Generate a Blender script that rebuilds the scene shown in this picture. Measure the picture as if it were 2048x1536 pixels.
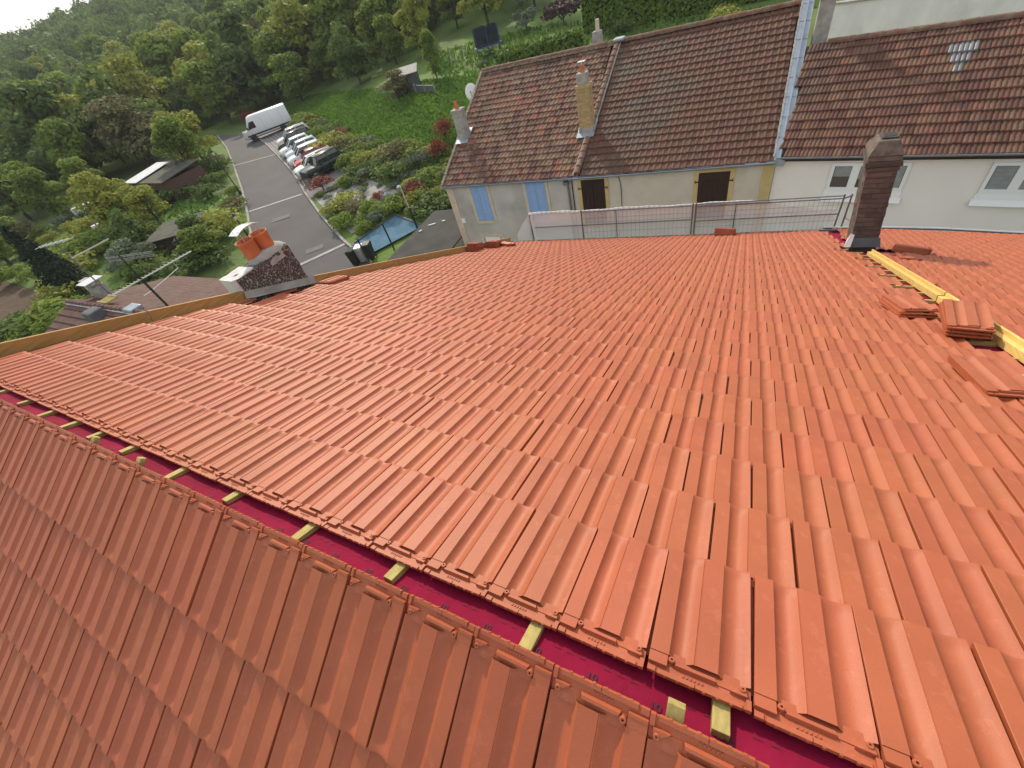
import bpy, bmesh, math, random
import numpy as np
from mathutils import Vector, Matrix

rad = math.radians
random.seed(7)
for o in list(bpy.data.objects):
    bpy.data.objects.remove(o, do_unlink=True)
S = bpy.context.scene
COL = S.collection

# ------------------------------------------------------------------ camera
CAM = np.array([0.5511, -0.3119, 1.3617])
RC = np.array([[0.8872351, 0.40044481, -0.22903676],
               [0.14828635, -0.71769657, -0.6803843],
               [-0.43683526, 0.5696978, -0.69614609]])   # right, down, forward
FPX = 822.37
cd = bpy.data.cameras.new('camera')
cam = bpy.data.objects.new('camera', cd)
COL.objects.link(cam)
cam.matrix_world = Matrix(((RC[0][0], -RC[1][0], -RC[2][0], CAM[0]),
                           (RC[0][1], -RC[1][1], -RC[2][1], CAM[1]),
                           (RC[0][2], -RC[1][2], -RC[2][2], CAM[2]), (0, 0, 0, 1)))
cd.sensor_width = 36
cd.lens = FPX / 2048 * 36
cd.clip_start = 0.05
cd.clip_end = 3000
S.camera = cam

# ------------------------------------------------------------------ light
SUN_EL = rad(34)
SUN_DIR = Vector((-0.66, 0.75, 0)).normalized() * math.cos(SUN_EL) + Vector((0, 0, math.sin(SUN_EL)))
W = bpy.data.worlds.new('World')
S.world = W
W.use_nodes = True
wn = W.node_tree.nodes
wn.clear()
wo = wn.new('ShaderNodeOutputWorld')
wb = wn.new('ShaderNodeBackground')
ws = wn.new('ShaderNodeTexSky')
ws.sky_type = 'NISHITA'
ws.sun_disc = False
ws.sun_elevation = SUN_EL
ws.sun_rotation = math.atan2(SUN_DIR.x, SUN_DIR.y)
ws.air_density = 1.0
ws.dust_density = 4.0
ws.ozone_density = 1.0
# thin high cloud veil over the whole sky
tc = wn.new('ShaderNodeTexCoord')
cn = wn.new('ShaderNodeTexNoise')
cn.inputs['Scale'].default_value = 2.2
cn.inputs['Detail'].default_value = 6
cr = wn.new('ShaderNodeValToRGB')
cr.color_ramp.elements[0].position = 0.30
cr.color_ramp.elements[0].color = (.35, .35, .35, 1)
cr.color_ramp.elements[1].position = 0.62
cr.color_ramp.elements[1].color = (.85, .85, .85, 1)
cm = wn.new('ShaderNodeMixRGB')
cm.inputs['Color2'].default_value = (7.0, 7.1, 7.3, 1)
wl = W.node_tree.links
wl.new(tc.outputs['Generated'], cn.inputs['Vector'])
wl.new(cn.outputs['Fac'], cr.inputs['Fac'])
wl.new(cr.outputs['Color'], cm.inputs['Fac'])
wl.new(ws.outputs['Color'], cm.inputs['Color1'])
wl.new(cm.outputs['Color'], wb.inputs['Color'])
wl.new(wb.outputs['Background'], wo.inputs['Surface'])
wb.inputs['Strength'].default_value = 0.135
sd = bpy.data.lights.new('sun', 'SUN')
sd.energy = 3.2
sd.angle = rad(2.0)
sd.color = (1.0, 0.89, 0.72)
sun = bpy.data.objects.new('sun', sd)
COL.objects.link(sun)
sun.rotation_euler = SUN_DIR.to_track_quat('Z', 'Y').to_euler()
S.view_settings.view_transform = 'Standard'
S.view_settings.look = 'None'
S.view_settings.exposure = 0.25
S.view_settings.gamma = 1.0
S.view_settings.use_curve_mapping = False

# ------------------------------------------------------------------ materials
MATS = {}


def mat(name, col, rough=.6, col2=None, nscale=5., lo=.35, hi=.65, bump=0., bscale=60., metal=0., spec=.4,
        rnd=0., stain=None, sscale=1.5, slo=.5, shi=.7, ramp=None, transl=0., stretch=None, detail=5., sheen=0.):
    """procedural principled material: two-tone noise, stains, per-piece tone and colour, fine relief"""
    m = bpy.data.materials.new(name)
    m.use_nodes = True
    nt = m.node_tree
    N, L = nt.nodes, nt.links
    b = N['Principled BSDF']
    b.inputs['Roughness'].default_value = rough
    b.inputs['Metallic'].default_value = metal
    b.inputs['Specular IOR Level'].default_value = spec
    if sheen:
        b.inputs['Sheen Weight'].default_value = sheen
        b.inputs['Sheen Roughness'].default_value = .4
        b.inputs['Sheen Tint'].default_value = (1, .8, .65, 1)
    co = N.new('ShaderNodeTexCoord')
    vec = co.outputs['Object']
    oi = N.new('ShaderNodeObjectInfo')
    at = N.new('ShaderNodeAttribute')
    at.attribute_name = 'rnd'
    ad = N.new('ShaderNodeMath')
    ad.operation = 'ADD'
    L.new(oi.outputs['Random'], ad.inputs[0])
    L.new(at.outputs['Fac'], ad.inputs[1])
    fr = N.new('ShaderNodeMath')
    fr.operation = 'FRACT'
    L.new(ad.outputs[0], fr.inputs[0])
    R = fr.outputs[0]
    # offset the noise per piece so copies differ
    sc = N.new('ShaderNodeVectorMath')
    sc.operation = 'MULTIPLY_ADD'
    cb = N.new('ShaderNodeCombineXYZ')
    mu = N.new('ShaderNodeMath')
    mu.operation = 'MULTIPLY'
    mu.inputs[1].default_value = 37.0
    L.new(oi.outputs['Random'], mu.inputs[0])
    for i in range(3):
        L.new(mu.outputs[0], cb.inputs[i])
    L.new(vec, sc.inputs[0])
    sc.inputs[1].default_value = stretch or (1, 1, 1)
    L.new(cb.outputs[0], sc.inputs[2])
    vec = sc.outputs[0]
    cur = None
    if ramp:
        rp = N.new('ShaderNodeValToRGB')
        els = rp.color_ramp.elements
        while len(els) < len(ramp):
            els.new(.5)
        for i, (p, c) in enumerate(ramp):
            els[i].position = p
            els[i].color = (*c, 1)
        L.new(R, rp.inputs['Fac'])
        cur = rp.outputs['Color']
    if col2 is not None:
        n = N.new('ShaderNodeTexNoise')
        n.inputs['Scale'].default_value = nscale
        n.inputs['Detail'].default_value = detail
        L.new(vec, n.inputs['Vector'])
        mr = N.new('ShaderNodeMapRange')
        mr.inputs[1].default_value = lo
        mr.inputs[2].default_value = hi
        L.new(n.outputs['Fac'], mr.inputs[0])
        mx = N.new('ShaderNodeMixRGB')
        mx.inputs['Color1'].default_value = (*col, 1)
        if cur:
            L.new(cur, mx.inputs['Color1'])
        mx.inputs['Color2'].default_value = (*col2, 1)
        L.new(mr.outputs[0], mx.inputs['Fac'])
        cur = mx.outputs['Color']
    if stain:
        n = N.new('ShaderNodeTexNoise')
        n.inputs['Scale'].default_value = sscale
        n.inputs['Detail'].default_value = 8
        n.inputs['Roughness'].default_value = .65
        L.new(co.outputs['Object'], n.inputs['Vector'])
        mr = N.new('ShaderNodeMapRange')
        mr.inputs[1].default_value = slo
        mr.inputs[2].default_value = shi
        L.new(n.outputs['Fac'], mr.inputs[0])
        mx = N.new('ShaderNodeMixRGB')
        mx.inputs['Color1'].default_value = (*col, 1)
        if cur:
            L.new(cur, mx.inputs['Color1'])
        mx.inputs['Color2'].default_value = (*stain, 1)
        L.new(mr.outputs[0], mx.inputs['Fac'])
        cur = mx.outputs['Color']
    if rnd:
        hs = N.new('ShaderNodeHueSaturation')
        mr = N.new('ShaderNodeMapRange')
        mr.inputs[3].default_value = 1 - rnd
        mr.inputs[4].default_value = 1 + rnd
        L.new(R, mr.inputs[0])
        L.new(mr.outputs[0], hs.inputs['Value'])
        mr2 = N.new('ShaderNodeMapRange')
        mr2.inputs[3].default_value = .5 - rnd * .06
        mr2.inputs[4].default_value = .5 + rnd * .06
        m3 = N.new('ShaderNodeMath')
        m3.operation = 'MULTIPLY'
        m3.inputs[1].default_value = 7.31
        L.new(R, m3.inputs[0])
        m4 = N.new('ShaderNodeMath')
        m4.operation = 'FRACT'
        L.new(m3.outputs[0], m4.inputs[0])
        L.new(m4.outputs[0], mr2.inputs[0])
        L.new(mr2.outputs[0], hs.inputs['Hue'])
        hs.inputs['Color'].default_value = (*col, 1)
        if cur:
            L.new(cur, hs.inputs['Color'])
        cur = hs.outputs['Color']
    if cur:
        L.new(cur, b.inputs['Base Color'])
    else:
        b.inputs['Base Color'].default_value = (*col, 1)
    if bump:
        n = N.new('ShaderNodeTexNoise')
        n.inputs['Scale'].default_value = bscale
        n.inputs['Detail'].default_value = 6
        L.new(vec, n.inputs['Vector'])
        bp = N.new('ShaderNodeBump')
        bp.inputs['Strength'].default_value = bump
        bp.inputs['Distance'].default_value = .5 / bscale
        L.new(n.outputs['Fac'], bp.inputs['Height'])
        L.new(bp.outputs['Normal'], b.inputs['Normal'])
    if transl:
        tr = N.new('ShaderNodeBsdfTranslucent')
        if cur:
            L.new(cur, tr.inputs['Color'])
        else:
            tr.inputs['Color'].default_value = (*col, 1)
        ms = N.new('ShaderNodeMixShader')
        ms.inputs[0].default_value = transl
        L.new(b.outputs[0], ms.inputs[1])
        L.new(tr.outputs[0], ms.inputs[2])
        L.new(ms.outputs[0], N['Material Output'].inputs['Surface'])
    MATS[name] = m
    return m


mat('clay_new', (.395, .103, .040), .54, (.340, .086, .034), 4.5, .3, .7, bump=.25, bscale=200, rnd=.045, spec=.42, stain=(.46, .140, .074), sscale=22, slo=.56, shi=.80)
mat('clay_pot', (.55, .17, .06), .7, (.42, .12, .05), 6, bump=.2, bscale=60)
mat('clay_old_mixed', (.2, .1, .06), .85, (.085, .055, .042), 9, .42, .7, bump=.3, bscale=60, rnd=.22,
    ramp=[(0, (.135, .056, .040)), (.25, (.175, .080, .052)), (.5, (.205, .122, .080)), (.72, (.23, .145, .095)), (.9, (.26, .088, .052)), (1, (.12, .062, .046))],
    stain=(.06, .048, .042), sscale=.9, slo=.48, shi=.75)
mat('clay_old_brown', (.128, .052, .032), .8, (.080, .040, .028), 8, .4, .75, bump=.25, bscale=60, rnd=.16,
    stain=(.10, .068, .048), sscale=.7, slo=.42, shi=.62)
mat('clay_old_roman', (.16, .07, .045), .85, (.09, .055, .042), 9, .42, .7, bump=.3, bscale=60, rnd=.2,
    ramp=[(0, (.115, .043, .028)), (.4, (.140, .057, .036)), (.7, (.155, .083, .052)), (.9, (.17, .066, .040)), (1, (.095, .044, .031))],
    stain=(.055, .04, .035), sscale=.8, slo=.48, shi=.72)
mat('clay_ridge', (.19, .085, .055), .85, (.20, .16, .12), 6, .4, .65, bump=.4, bscale=30, rnd=.15)
mat('clay_left', (.10, .05, .04), .85, (.13, .075, .06), 5, .35, .7, bump=.2, bscale=40, rnd=.12)
mat('lichen_mortar', (.30, .27, .20), .95, (.17, .14, .10), 9, .4, .6, bump=.6, bscale=25)
mat('membrane', (.25, .006, .038), .85, (.19, .005, .028), 3, bump=.3, bscale=14, spec=.15)
mat('ink', (.02, .012, .015), .7)
mat('timber_yellow', (.72, .52, .17), .7, (.60, .40, .11), 3, .35, .7, bump=.2, bscale=40, stretch=(18, 1.2, 18), rnd=.1)
mat('timber_verge', (.42, .25, .085), .75, (.30, .16, .05), 3, .35, .7, bump=.2, bscale=40, stretch=(18, 1.2, 18), rnd=.1)
mat('timber_treated', (.46, .37, .13), .75, (.34, .27, .08), 4, .35, .7, bump=.25, bscale=60, stretch=(18, 2, 18), rnd=.12)
mat('timber_dark', (.05, .035, .025), .85, (.03, .022, .016), 4, bump=.3, bscale=30)
mat('zinc', (.34, .39, .45), .5, (.27, .32, .37), 3, metal=.55, rnd=.05, bump=.06, bscale=14)
mat('steel', (.22, .24, .25), .5, (.15, .16, .17), 8, metal=.6)
mat('aluminium', (.62, .62, .60), .35, metal=.8)
mat('cowl_metal', (.8, .8, .8), .22, metal=.9)
mat('plaster_grey', (.52, .505, .475), .95, (.44, .43, .40), 1.6, .3, .7, bump=.35, bscale=45, stain=(.29, .275, .25), sscale=.55, slo=.5, shi=.78)
mat('plaster_beige', (.58, .53, .45), .95, (.50, .46, .39), 1.4, .3, .7, bump=.35, bscale=45, stain=(.36, .325, .27), sscale=.5, slo=.52, shi=.8)
mat('plaster_white', (.83, .805, .775), .95, (.785, .76, .73), 1.2, .3, .7, bump=.3, bscale=60, stain=(.60, .565, .515), sscale=.45, slo=.56, shi=.85)
mat('plaster_retaining', (.78, .77, .74), .95, (.64, .63, .61), 1.2, .35, .7, bump=.4, bscale=20, stain=(.50, .49, .46), sscale=.5, slo=.55, shi=.8, stretch=(1, 1, .5))
mat('trim_cream', (.60, .53, .41), .9, (.52, .45, .34), 4, bump=.2, bscale=40)
mat('trim_yellow', (.55, .43, .20), .9, (.47, .37, .17), 4, bump=.2, bscale=40)
mat('stone_corner', (.62, .51, .40), .9, (.53, .43, .33), 5, bump=.2, bscale=40)
mat('paint_blue', (.27, .42, .70), .8, (.15, .27, .50), 10, .48, .72, bump=.25, bscale=30, stretch=(14, 14, 1.5), rnd=.06)
mat('paint_brown', (.030, .010, .008), .55, (.018, .007, .006), 5, stretch=(10, 10, 1), bump=.1, bscale=20)
mat('iron', (.02, .02, .02), .6)
mat('pvc', (.80, .82, .84), .35)
mat('glass', (.012, .015, .018), .06, spec=.9)
mat('blind', (.30, .33, .34), .6, (.25, .28, .29), 6)
mat('brick_dark', (.132, .108, .092), .92, (.088, .074, .065), 7, .35, .65, bump=.4, bscale=40, rnd=.25, stain=(.20, .16, .12), sscale=5, slo=.62, shi=.8)
mat('mortar_dark', (.17, .14, .115), .95, (.10, .08, .065), 12, bump=.5, bscale=60)
mat('brick_yellow', (.50, .36, .18), .9, (.38, .26, .12), 9, bump=.3, bscale=40, rnd=.15)
mat('mortar_pale', (.32, .28, .22), .95, (.25, .21, .16), 10)
mat('concrete', (.40, .39, .36), .95, (.28, .27, .24), 5, .35, .65, bump=.4, bscale=30)
mat('concrete_white', (.66, .66, .64), .9, (.5, .5, .48), 6, .4, .7, bump=.25, bscale=30)
mat('roughcast', (.075, .065, .055), .95, (.36, .33, .30), 42, .53, .66, bump=1.0, bscale=30, detail=2.)
mat('asphalt', (.098, .092, .094), .9, (.074, .070, .072), .35, .3, .7, bump=.15, bscale=8, stain=(.095, .09, .092), sscale=.09, slo=.5, shi=.7)
mat('asphalt_patch', (.15, .14, .135), .9, (.12, .115, .11), 2)
mat('paving', (.20, .185, .175), .9, (.15, .14, .135), 1.2, .3, .7, bump=.2, bscale=8, rnd=.12)
mat('paving_line', (.34, .33, .31), .9, (.26, .25, .24), 2)
mat('kerb_stone', (.33, .32, .30), .9, (.24, .235, .22), 1.5, rnd=.08)
mat('road_line', (.36, .35, .33), .85, (.25, .24, .23), 1.5, .4, .7)
mat('grass_ground', (.105, .185, .030), .95, (.115, .175, .036), .22, .3, .7, bump=.7, bscale=3, stain=(.075, .105, .030), sscale=.08, slo=.45, shi=.65)
mat('grass_blades', (.115, .215, .034), .8, rnd=.3, transl=.35)
mat('soil', (.105, .068, .042), .98, (.075, .050, .032), 1.5, bump=.8, bscale=2.5)
mat('forest_floor', (.035, .045, .015), .98, (.025, .03, .012), .5)
mat('leaf_mid', (.190, .262, .050), .7, rnd=.30, transl=.5, spec=.25)
mat('leaf_dark', (.120, .180, .048), .7, rnd=.30, transl=.4, spec=.25)
mat('leaf_light', (.290, .315, .060), .7, rnd=.28, transl=.35, spec=.25)
mat('leaf_yellow', (.26, .24, .022), .7, rnd=.2, transl=.35, spec=.25)
mat('leaf_olive', (.170, .160, .070), .75, rnd=.28, transl=.25, spec=.2)
mat('leaf_grey', (.14, .18, .115), .75, rnd=.25, transl=.2, spec=.2)
mat('leaf_red', (.22, .065, .04), .7, rnd=.3, transl=.25, spec=.25)
mat('leaf_purple', (.055, .020, .026), .7, rnd=.25, transl=.2)
mat('leaf_hedge', (.115, .185, .022), .7, rnd=.28, transl=.25, spec=.25)
mat('leaf_conifer', (.022, .040, .022), .75, rnd=.3, transl=.1, spec=.2)
mat('bark', (.085, .065, .048), .95, (.05, .04, .03), 4, bump=.5, bscale=12)
mat('paint_white', (.78, .79, .80), .28, rnd=.03, spec=.6)
mat('paint_ice', (.55, .66, .70), .28, spec=.6)
mat('paint_red', (.42, .025, .020), .28, spec=.6)
mat('paint_black', (.012, .014, .016), .25, spec=.6)
mat('paint_green', (.012, .026, .024), .3, spec=.6)
mat('paint_silver', (.45, .47, .48), .3, metal=.5)
mat('rubber', (.018, .018, .018), .8)
mat('plastic_dark', (.025, .026, .028), .6)
mat('car_glass', (.015, .02, .024), .05, spec=1.)
mat('lamp_glass', (.75, .76, .74), .2, spec=.8)
mat('tail_red', (.35, .01, .01), .3)
mat('felt_roof', (.055, .053, .050), .95, (.036, .035, .033), 1.2, .35, .65, bump=.4, bscale=14, stain=(.09, .078, .06), sscale=.5, slo=.55, shi=.75)
mat('blue_sheet', (.11, .20, .27), 1.0, (.08, .16, .23), 1.6, .35, .68, spec=.1, stain=(.20, .28, .32), sscale=.8, slo=.58, shi=.75, bump=.2, bscale=5)
mat('tin', (.80, .82, .84), .4, (.66, .69, .72), 2, metal=.1, bump=.2, bscale=6)
mat('moss_roof', (.10, .10, .075), .95, (.06, .06, .045), 2, .35, .65, bump=.4, bscale=8)
mat('net_white', (.86, .87, .87), .9, (.75, .75, .73), 3, transl=.35)
mat('trampoline_blue', (.035, .075, .22), .6)
mat('trampoline_net', (.010, .012, .022), .8)
mat('plastic_white', (.78, .79, .78), .4)
mat('slate_grey', (.11, .12, .13), .8, (.08, .085, .09), 3)


def netting(name, col, a):
    m = mat(name, col, .9)
    nt = m.node_tree
    t = nt.nodes.new('ShaderNodeBsdfTransparent')
    ms = nt.nodes.new('ShaderNodeMixShader')
    ms.inputs[0].default_value = a
    nt.links.new(t.outputs[0], ms.inputs[1])
    nt.links.new(nt.nodes['Principled BSDF'].outputs[0], ms.inputs[2])
    nt.links.new(ms.outputs[0], nt.nodes['Material Output'].inputs['Surface'])


netting('debris_net', (.80, .83, .83), .66)
netting('trampoline_mesh', (.012, .014, .03), .8)


# ------------------------------------------------------------------ mesh helpers
class MB:
    def __init__(s):
        s.v, s.f, s.r, s.cur = [], [], [], 0.

    def add(s, vs, fs):
        n = len(s.v)
        s.v += [tuple(map(float, p)) for p in vs]
        s.f += [tuple(i + n for i in f) for f in fs]
        s.r += [s.cur] * len(fs)
        return s

    def hexa(s, p):
        return s.add(p, [(0, 3, 2, 1), (4, 5, 6, 7), (0, 1, 5, 4), (1, 2, 6, 5), (2, 3, 7, 6), (3, 0, 4, 7)])

    def box(s, x0, x1, y0, y1, z0, z1):
        return s.hexa([(x0, y0, z0), (x1, y0, z0), (x1, y1, z0), (x0, y1, z0), (x0, y0, z1), (x1, y0, z1), (x1, y1, z1), (x0, y1, z1)])

    def bar(s, a, b, w, h, up=(0, 0, 1)):
        """box beam from a to b, width w, height h (centred)"""
        a, b, up = Vector(a), Vector(b), Vector(up)
        d = (b - a).normalized()
        x = d.cross(up)
        if x.length < 1e-5:
            x = d.cross(Vector((1, 0, 0)))
        x.normalize()
        u = x.cross(d)
        x, u = x * w / 2, u * h / 2
        return s.hexa([a - x - u, a + x - u, b + x - u, b - x - u, a - x + u, a + x + u, b + x + u, b - x + u])

    def tube(s, a, b, r0, r1=None, n=8, cap=True):
        r1 = r0 if r1 is None else r1
        a, b = Vector(a), Vector(b)
        d = (b - a).normalized()
        x = d.orthogonal().normalized()
        y = d.cross(x)
        vs = []
        for p, r in ((a, r0), (b, r1)):
            for i in range(n):
                t = 2 * math.pi * i / n
                vs.append(p + (x * math.cos(t) + y * math.sin(t)) * r)
        fs = [(i, (i + 1) % n, n + (i + 1) % n, n + i) for i in range(n)]
        if cap:
            fs += [tuple(range(n))[::-1], tuple(range(n, 2 * n))]
        return s.add(vs, fs)

    def pipe(s, pts, r, n=6):
        for a, b in zip(pts[:-1], pts[1:]):
            s.tube(a, b, r, r, n)
        return s

    def lathe(s, prof, o=(0, 0, 0), n=16, close=False):
        vs, fs = [], []
        for r, z in prof:
            for i in range(n):
                t = 2 * math.pi * i / n
                vs.append((o[0] + r * math.cos(t), o[1] + r * math.sin(t), o[2] + z))
        for k in range(len(prof) - 1):
            for i in range(n):
                j = (i + 1) % n
                fs.append((k * n + i, k * n + j, (k + 1) * n + j, (k + 1) * n + i))
        if close:
            fs.append(tuple(range(n))[::-1])
            fs.append(tuple(range((len(prof) - 1) * n, len(prof) * n)))
        return s.add(vs, fs)

    def prism(s, poly, d):
        """polygon (3d points) extruded by d"""
        n = len(poly)
        p = [Vector(q) for q in poly]
        d = Vector(d)
        return s.add(p + [q + d for q in p], [tuple(range(n))[::-1], tuple(range(n, 2 * n))] + [(i, (i + 1) % n, n + (i + 1) % n, n + i) for i in range(n)])

    def mesh(s, name, m, smooth=False):
        me = bpy.data.meshes.new(name)
        me.from_pydata(s.v, [], s.f)
        me.validate()
        if any(s.r):
            at = me.attributes.new('rnd', 'FLOAT', 'FACE')
            if len(me.polygons) == len(s.r):
                at.data.foreach_set('value', s.r)
        me.materials.append(MATS[m])
        if smooth:
            me.polygons.foreach_set('use_smooth', [True] * len(me.polygons))
        return me

    def build(s, name, m, parent=None, smooth=False, bevel=0., world=True):
        o = bpy.data.objects.new(name, s.mesh(name, m, smooth))
        COL.objects.link(o)
        if parent is not None:
            attach(o, parent, world)
        if bevel:
            b = o.modifiers.new('bevel', 'BEVEL')
            b.width = bevel
            b.segments = 2
            b.limit_method = 'ANGLE'
            b.angle_limit = rad(40)
        return o


def attach(o, parent, world=True):
    """world=True: o's mesh is in world coordinates; keep it there under an unrotated parent"""
    o.parent = parent
    if world:
        w = Vector((0, 0, 0))
        p = parent
        while p is not None:
            w += p.location
            p = p.parent
        o.location = -w


def np_mesh(name, verts, quads, m, rnd=None, smooth=False):
    verts = np.asarray(verts, np.float32)
    quads = np.asarray(quads, np.int32)
    me = bpy.data.meshes.new(name)
    nq, k = quads.shape
    me.vertices.add(len(verts))
    me.vertices.foreach_set('co', verts.ravel())
    me.loops.add(nq * k)
    me.loops.foreach_set('vertex_index', quads.ravel())
    me.polygons.add(nq)
    me.polygons.foreach_set('loop_start', np.arange(0, nq * k, k, dtype=np.int32))
    me.update(calc_edges=True)
    if rnd is not None:
        at = me.attributes.new('rnd', 'FLOAT', 'FACE')
        at.data.foreach_set('value', np.asarray(rnd, np.float32))
    if smooth:
        me.polygons.foreach_set('use_smooth', np.ones(nq, bool))
    me.materials.append(MATS[m])
    return me


def tag(o, label=None, cat=None, group=None, kind=None):
    if label:
        o['label'] = label
    if cat:
        o['category'] = cat
    if group:
        o['group'] = group
    if kind:
        o['kind'] = kind
    return o


def thing(name, label, cat, loc=(0, 0, 0), rotz=0., group=None):
    o = bpy.data.objects.new(name, None)
    COL.objects.link(o)
    o.location = loc
    o.rotation_euler = (0, 0, rotz)
    o.empty_display_size = .2
    return tag(o, label, cat, group)


def struct(o):
    o['kind'] = 'structure'
    return o


def obj_from(name, me, parent=None):
    o = bpy.data.objects.new(name, me)
    COL.objects.link(o)
    if parent is not None:
        o.parent = parent
    return o


def copy_tree(o, parent=None):
    c = o.copy()
    COL.objects.link(c)
    c.parent = parent
    for ch in list(o.children):
        copy_tree(ch, c)
    return c


def project(P):
    P = np.asarray(P, float).reshape(-1, 3)
    Y = (P - CAM) @ RC.T
    z = np.where(Y[:, 2] > .05, Y[:, 2], np.nan)
    return np.stack([1024 + FPX * Y[:, 0] / z, 768 + FPX * Y[:, 1] / z], 1)


# ------------------------------------------------------------------ terrain
TD = [0, 20, 40, 60, 80, 110, 160, 250, 350, 430, 600, 900]
TLZ = [-10.5, -10.3, -8.9, -8.1, -7.5, -6.6, -4, 6, 19, 28, 20, 10]
TRZ = [-10.5, -10.3, -7.8, -5.4, -3.7, -1, 5, 18, 34, 44, 40, 30]


def tz(x, y):
    d = np.hypot(x, y)
    az = np.degrees(np.arctan2(y, -x))
    t = np.clip((az - 35) / 27, 0, 1)
    t = t * t * (3 - 2 * t)
    up = np.interp(d, [190, 430, 700], [0, 8, 8]) * np.clip((az - 20) / 9, 0, 1.2)
    return np.interp(d, TD, TLZ) * (1 - t) + np.interp(d, TD, TRZ) * t + up * (1 - t)


def gz(x, y):
    return float(tz(x, y))


def sheet(name, xs, ys, m, dz=0.):
    X, Y = np.meshgrid(xs, ys, indexing='ij')
    Z = tz(X, Y) + dz
    nx, ny = X.shape
    V = np.stack([X, Y, Z], -1).reshape(-1, 3)
    i = np.arange(nx * ny).reshape(nx, ny)
    Q = np.stack([i[:-1, :-1], i[1:, :-1], i[1:, 1:], i[:-1, 1:]], -1).reshape(-1, 4)
    return obj_from(name, np_mesh(name, V, Q, m, smooth=True))


xs = np.unique(np.concatenate([np.arange(-700, -120, 14), np.arange(-120, 60, 2.0), np.arange(60, 501, 16)]))
ys = np.unique(np.concatenate([np.arange(-220, -20, 14), np.arange(-20, 100, 2.0), np.arange(100, 701, 14)]))
struct(sheet('ground', xs, ys, 'grass_ground'))


def strip(name, Lp, Rp, m, dz, parent=None, n=40, k=6, thick=0.):
    """sheet between two world polylines following the ground"""
    def res(P):
        P = np.array(P, float)[:, :2]
        s = np.concatenate([[0], np.cumsum(np.linalg.norm(np.diff(P, axis=0), axis=1))])
        t = np.linspace(0, s[-1], n)
        return np.stack([np.interp(t, s, P[:, 0]), np.interp(t, s, P[:, 1])], 1)
    A, B = res(Lp), res(Rp)
    V = []
    for a, b in zip(A, B):
        for j in range(k + 1):
            p = a + (b - a) * j / k
            V.append((p[0], p[1], gz(p[0], p[1]) + dz))
    i = np.arange(n * (k + 1)).reshape(n, k + 1)
    Q = np.stack([i[:-1, :-1], i[1:, :-1], i[1:, 1:], i[:-1, 1:]], -1).reshape(-1, 4)
    o = obj_from(name, np_mesh(name, V, Q, m, smooth=True), parent)
    return o


ROADL = [(-79.9, 49.3), (-67, 41.5), (-55.85, 34.05), (-45.5, 26.95), (-39.24, 22.4), (-34.46, 18.8), (-27.6, 15.3), (-23.95, 13.6), (-14, 11.0), (-6, 11.6), (10, 12)]
ROADR = [(-68.75, 47.6), (-58.74, 41.8), (-50.44, 36.5), (-41.3, 30.55), (-35.4, 26.2), (-29.56, 22.15), (-24.46, 18.97), (-20.2, 16.74), (-16.4, 14.2), (-11, 14.0), (-6, 15.9), (10, 15)]
road = struct(strip('road', ROADL, ROADR, 'asphalt', .06, n=80))
for P, nm in ((ROADL, 'kerb'), (ROADR, 'kerb')):
    mb = MB()
    P2 = P[:8]
    for a, b in zip(P2[:-1], P2[1:]):
        L = math.hypot(b[0] - a[0], b[1] - a[1])
        k = max(1, int(L / 2))
        for j in range(k):
            p = [a[i] + (b[i] - a[i]) * j / k for i in (0, 1)]
            q = [a[i] + (b[i] - a[i]) * (j + .97) / k for i in (0, 1)]
            mb.cur = random.random()
            mb.bar((p[0], p[1], gz(*p) + .08), (q[0], q[1], gz(*q) + .08), .18, .22)
    struct(mb.build('kerb', 'kerb_stone'))


def line_across(a, b, w, m='road_line', dz=.085, name='road_marking'):
    a, b = np.array(a), np.array(b)
    d = (b - a) / np.linalg.norm(b - a)
    n = np.array([-d[1], d[0]]) * w / 2
    o = strip(name, [a + n, b + n], [a - n, b - n], m, dz, n=8, k=1)
    o.parent = road
    return o


line_across((-56.5, 34.4), (-51.2, 37.0), .32)
line_across((-39.6, 22.8), (-35.7, 26.0), .34)
line_across((-26.6, 15.3), (-24.2, 18.7), .32)
line_across((-34.6, 21.2), (-33.4, 22.2), .8, 'asphalt_patch')
line_across((-26.9, 17.4), (-26.0, 18.3), .7, 'asphalt_patch')
# paved parking bay along the road, with its pale border rows
PARKB = [(-62.5, 50.5), (-58.5, 47.2), (-50.5, 42.6), (-45.5, 38.6), (-38.5, 33.6), (-33.2, 29.6), (-31.6, 27.2), (-33.8, 25.0)]
park = struct(strip('parking_bay', [(-69.5, 48.2), (-58.7, 41.9), (-50.4, 36.6), (-41.3, 30.6), (-35.0, 26.0)], PARKB, 'paving', .075, n=50))
for k in range(5):
    off = .25 + k * .42
    Lp = [(-68.5 + off * .5, 47.6 + off), (-58.74 + off * .55, 41.8 + off * .83), (-50.44 + off * .55, 36.5 + off * .83), (-41.3 + off * .55, 30.55 + off * .83), (-35.4 + off * .55, 26.2 + off * .83)]
    Rp = [(x + .06, y + .09) for x, y in Lp]
    s_ = strip('paving_row', Lp, Rp, 'paving_line', .083, park, n=30, k=1)
# soil beds
struct(strip('soil_bed', [(-60, 3.5), (-44, 3.0)], [(-60, 9.6), (-44, 8.6)], 'soil', .05, n=10))
struct(strip('garden_soil', [(-52, 17), (-47, 15.5)], [(-50, 20), (-46, 18)], 'soil', .05, n=8))

# ------------------------------------------------------------------ the house being re-roofed
TW, TL_ = .25, .3295
T1, T2 = rad(22.909), rad(32.509)
STEP = .021


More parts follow.
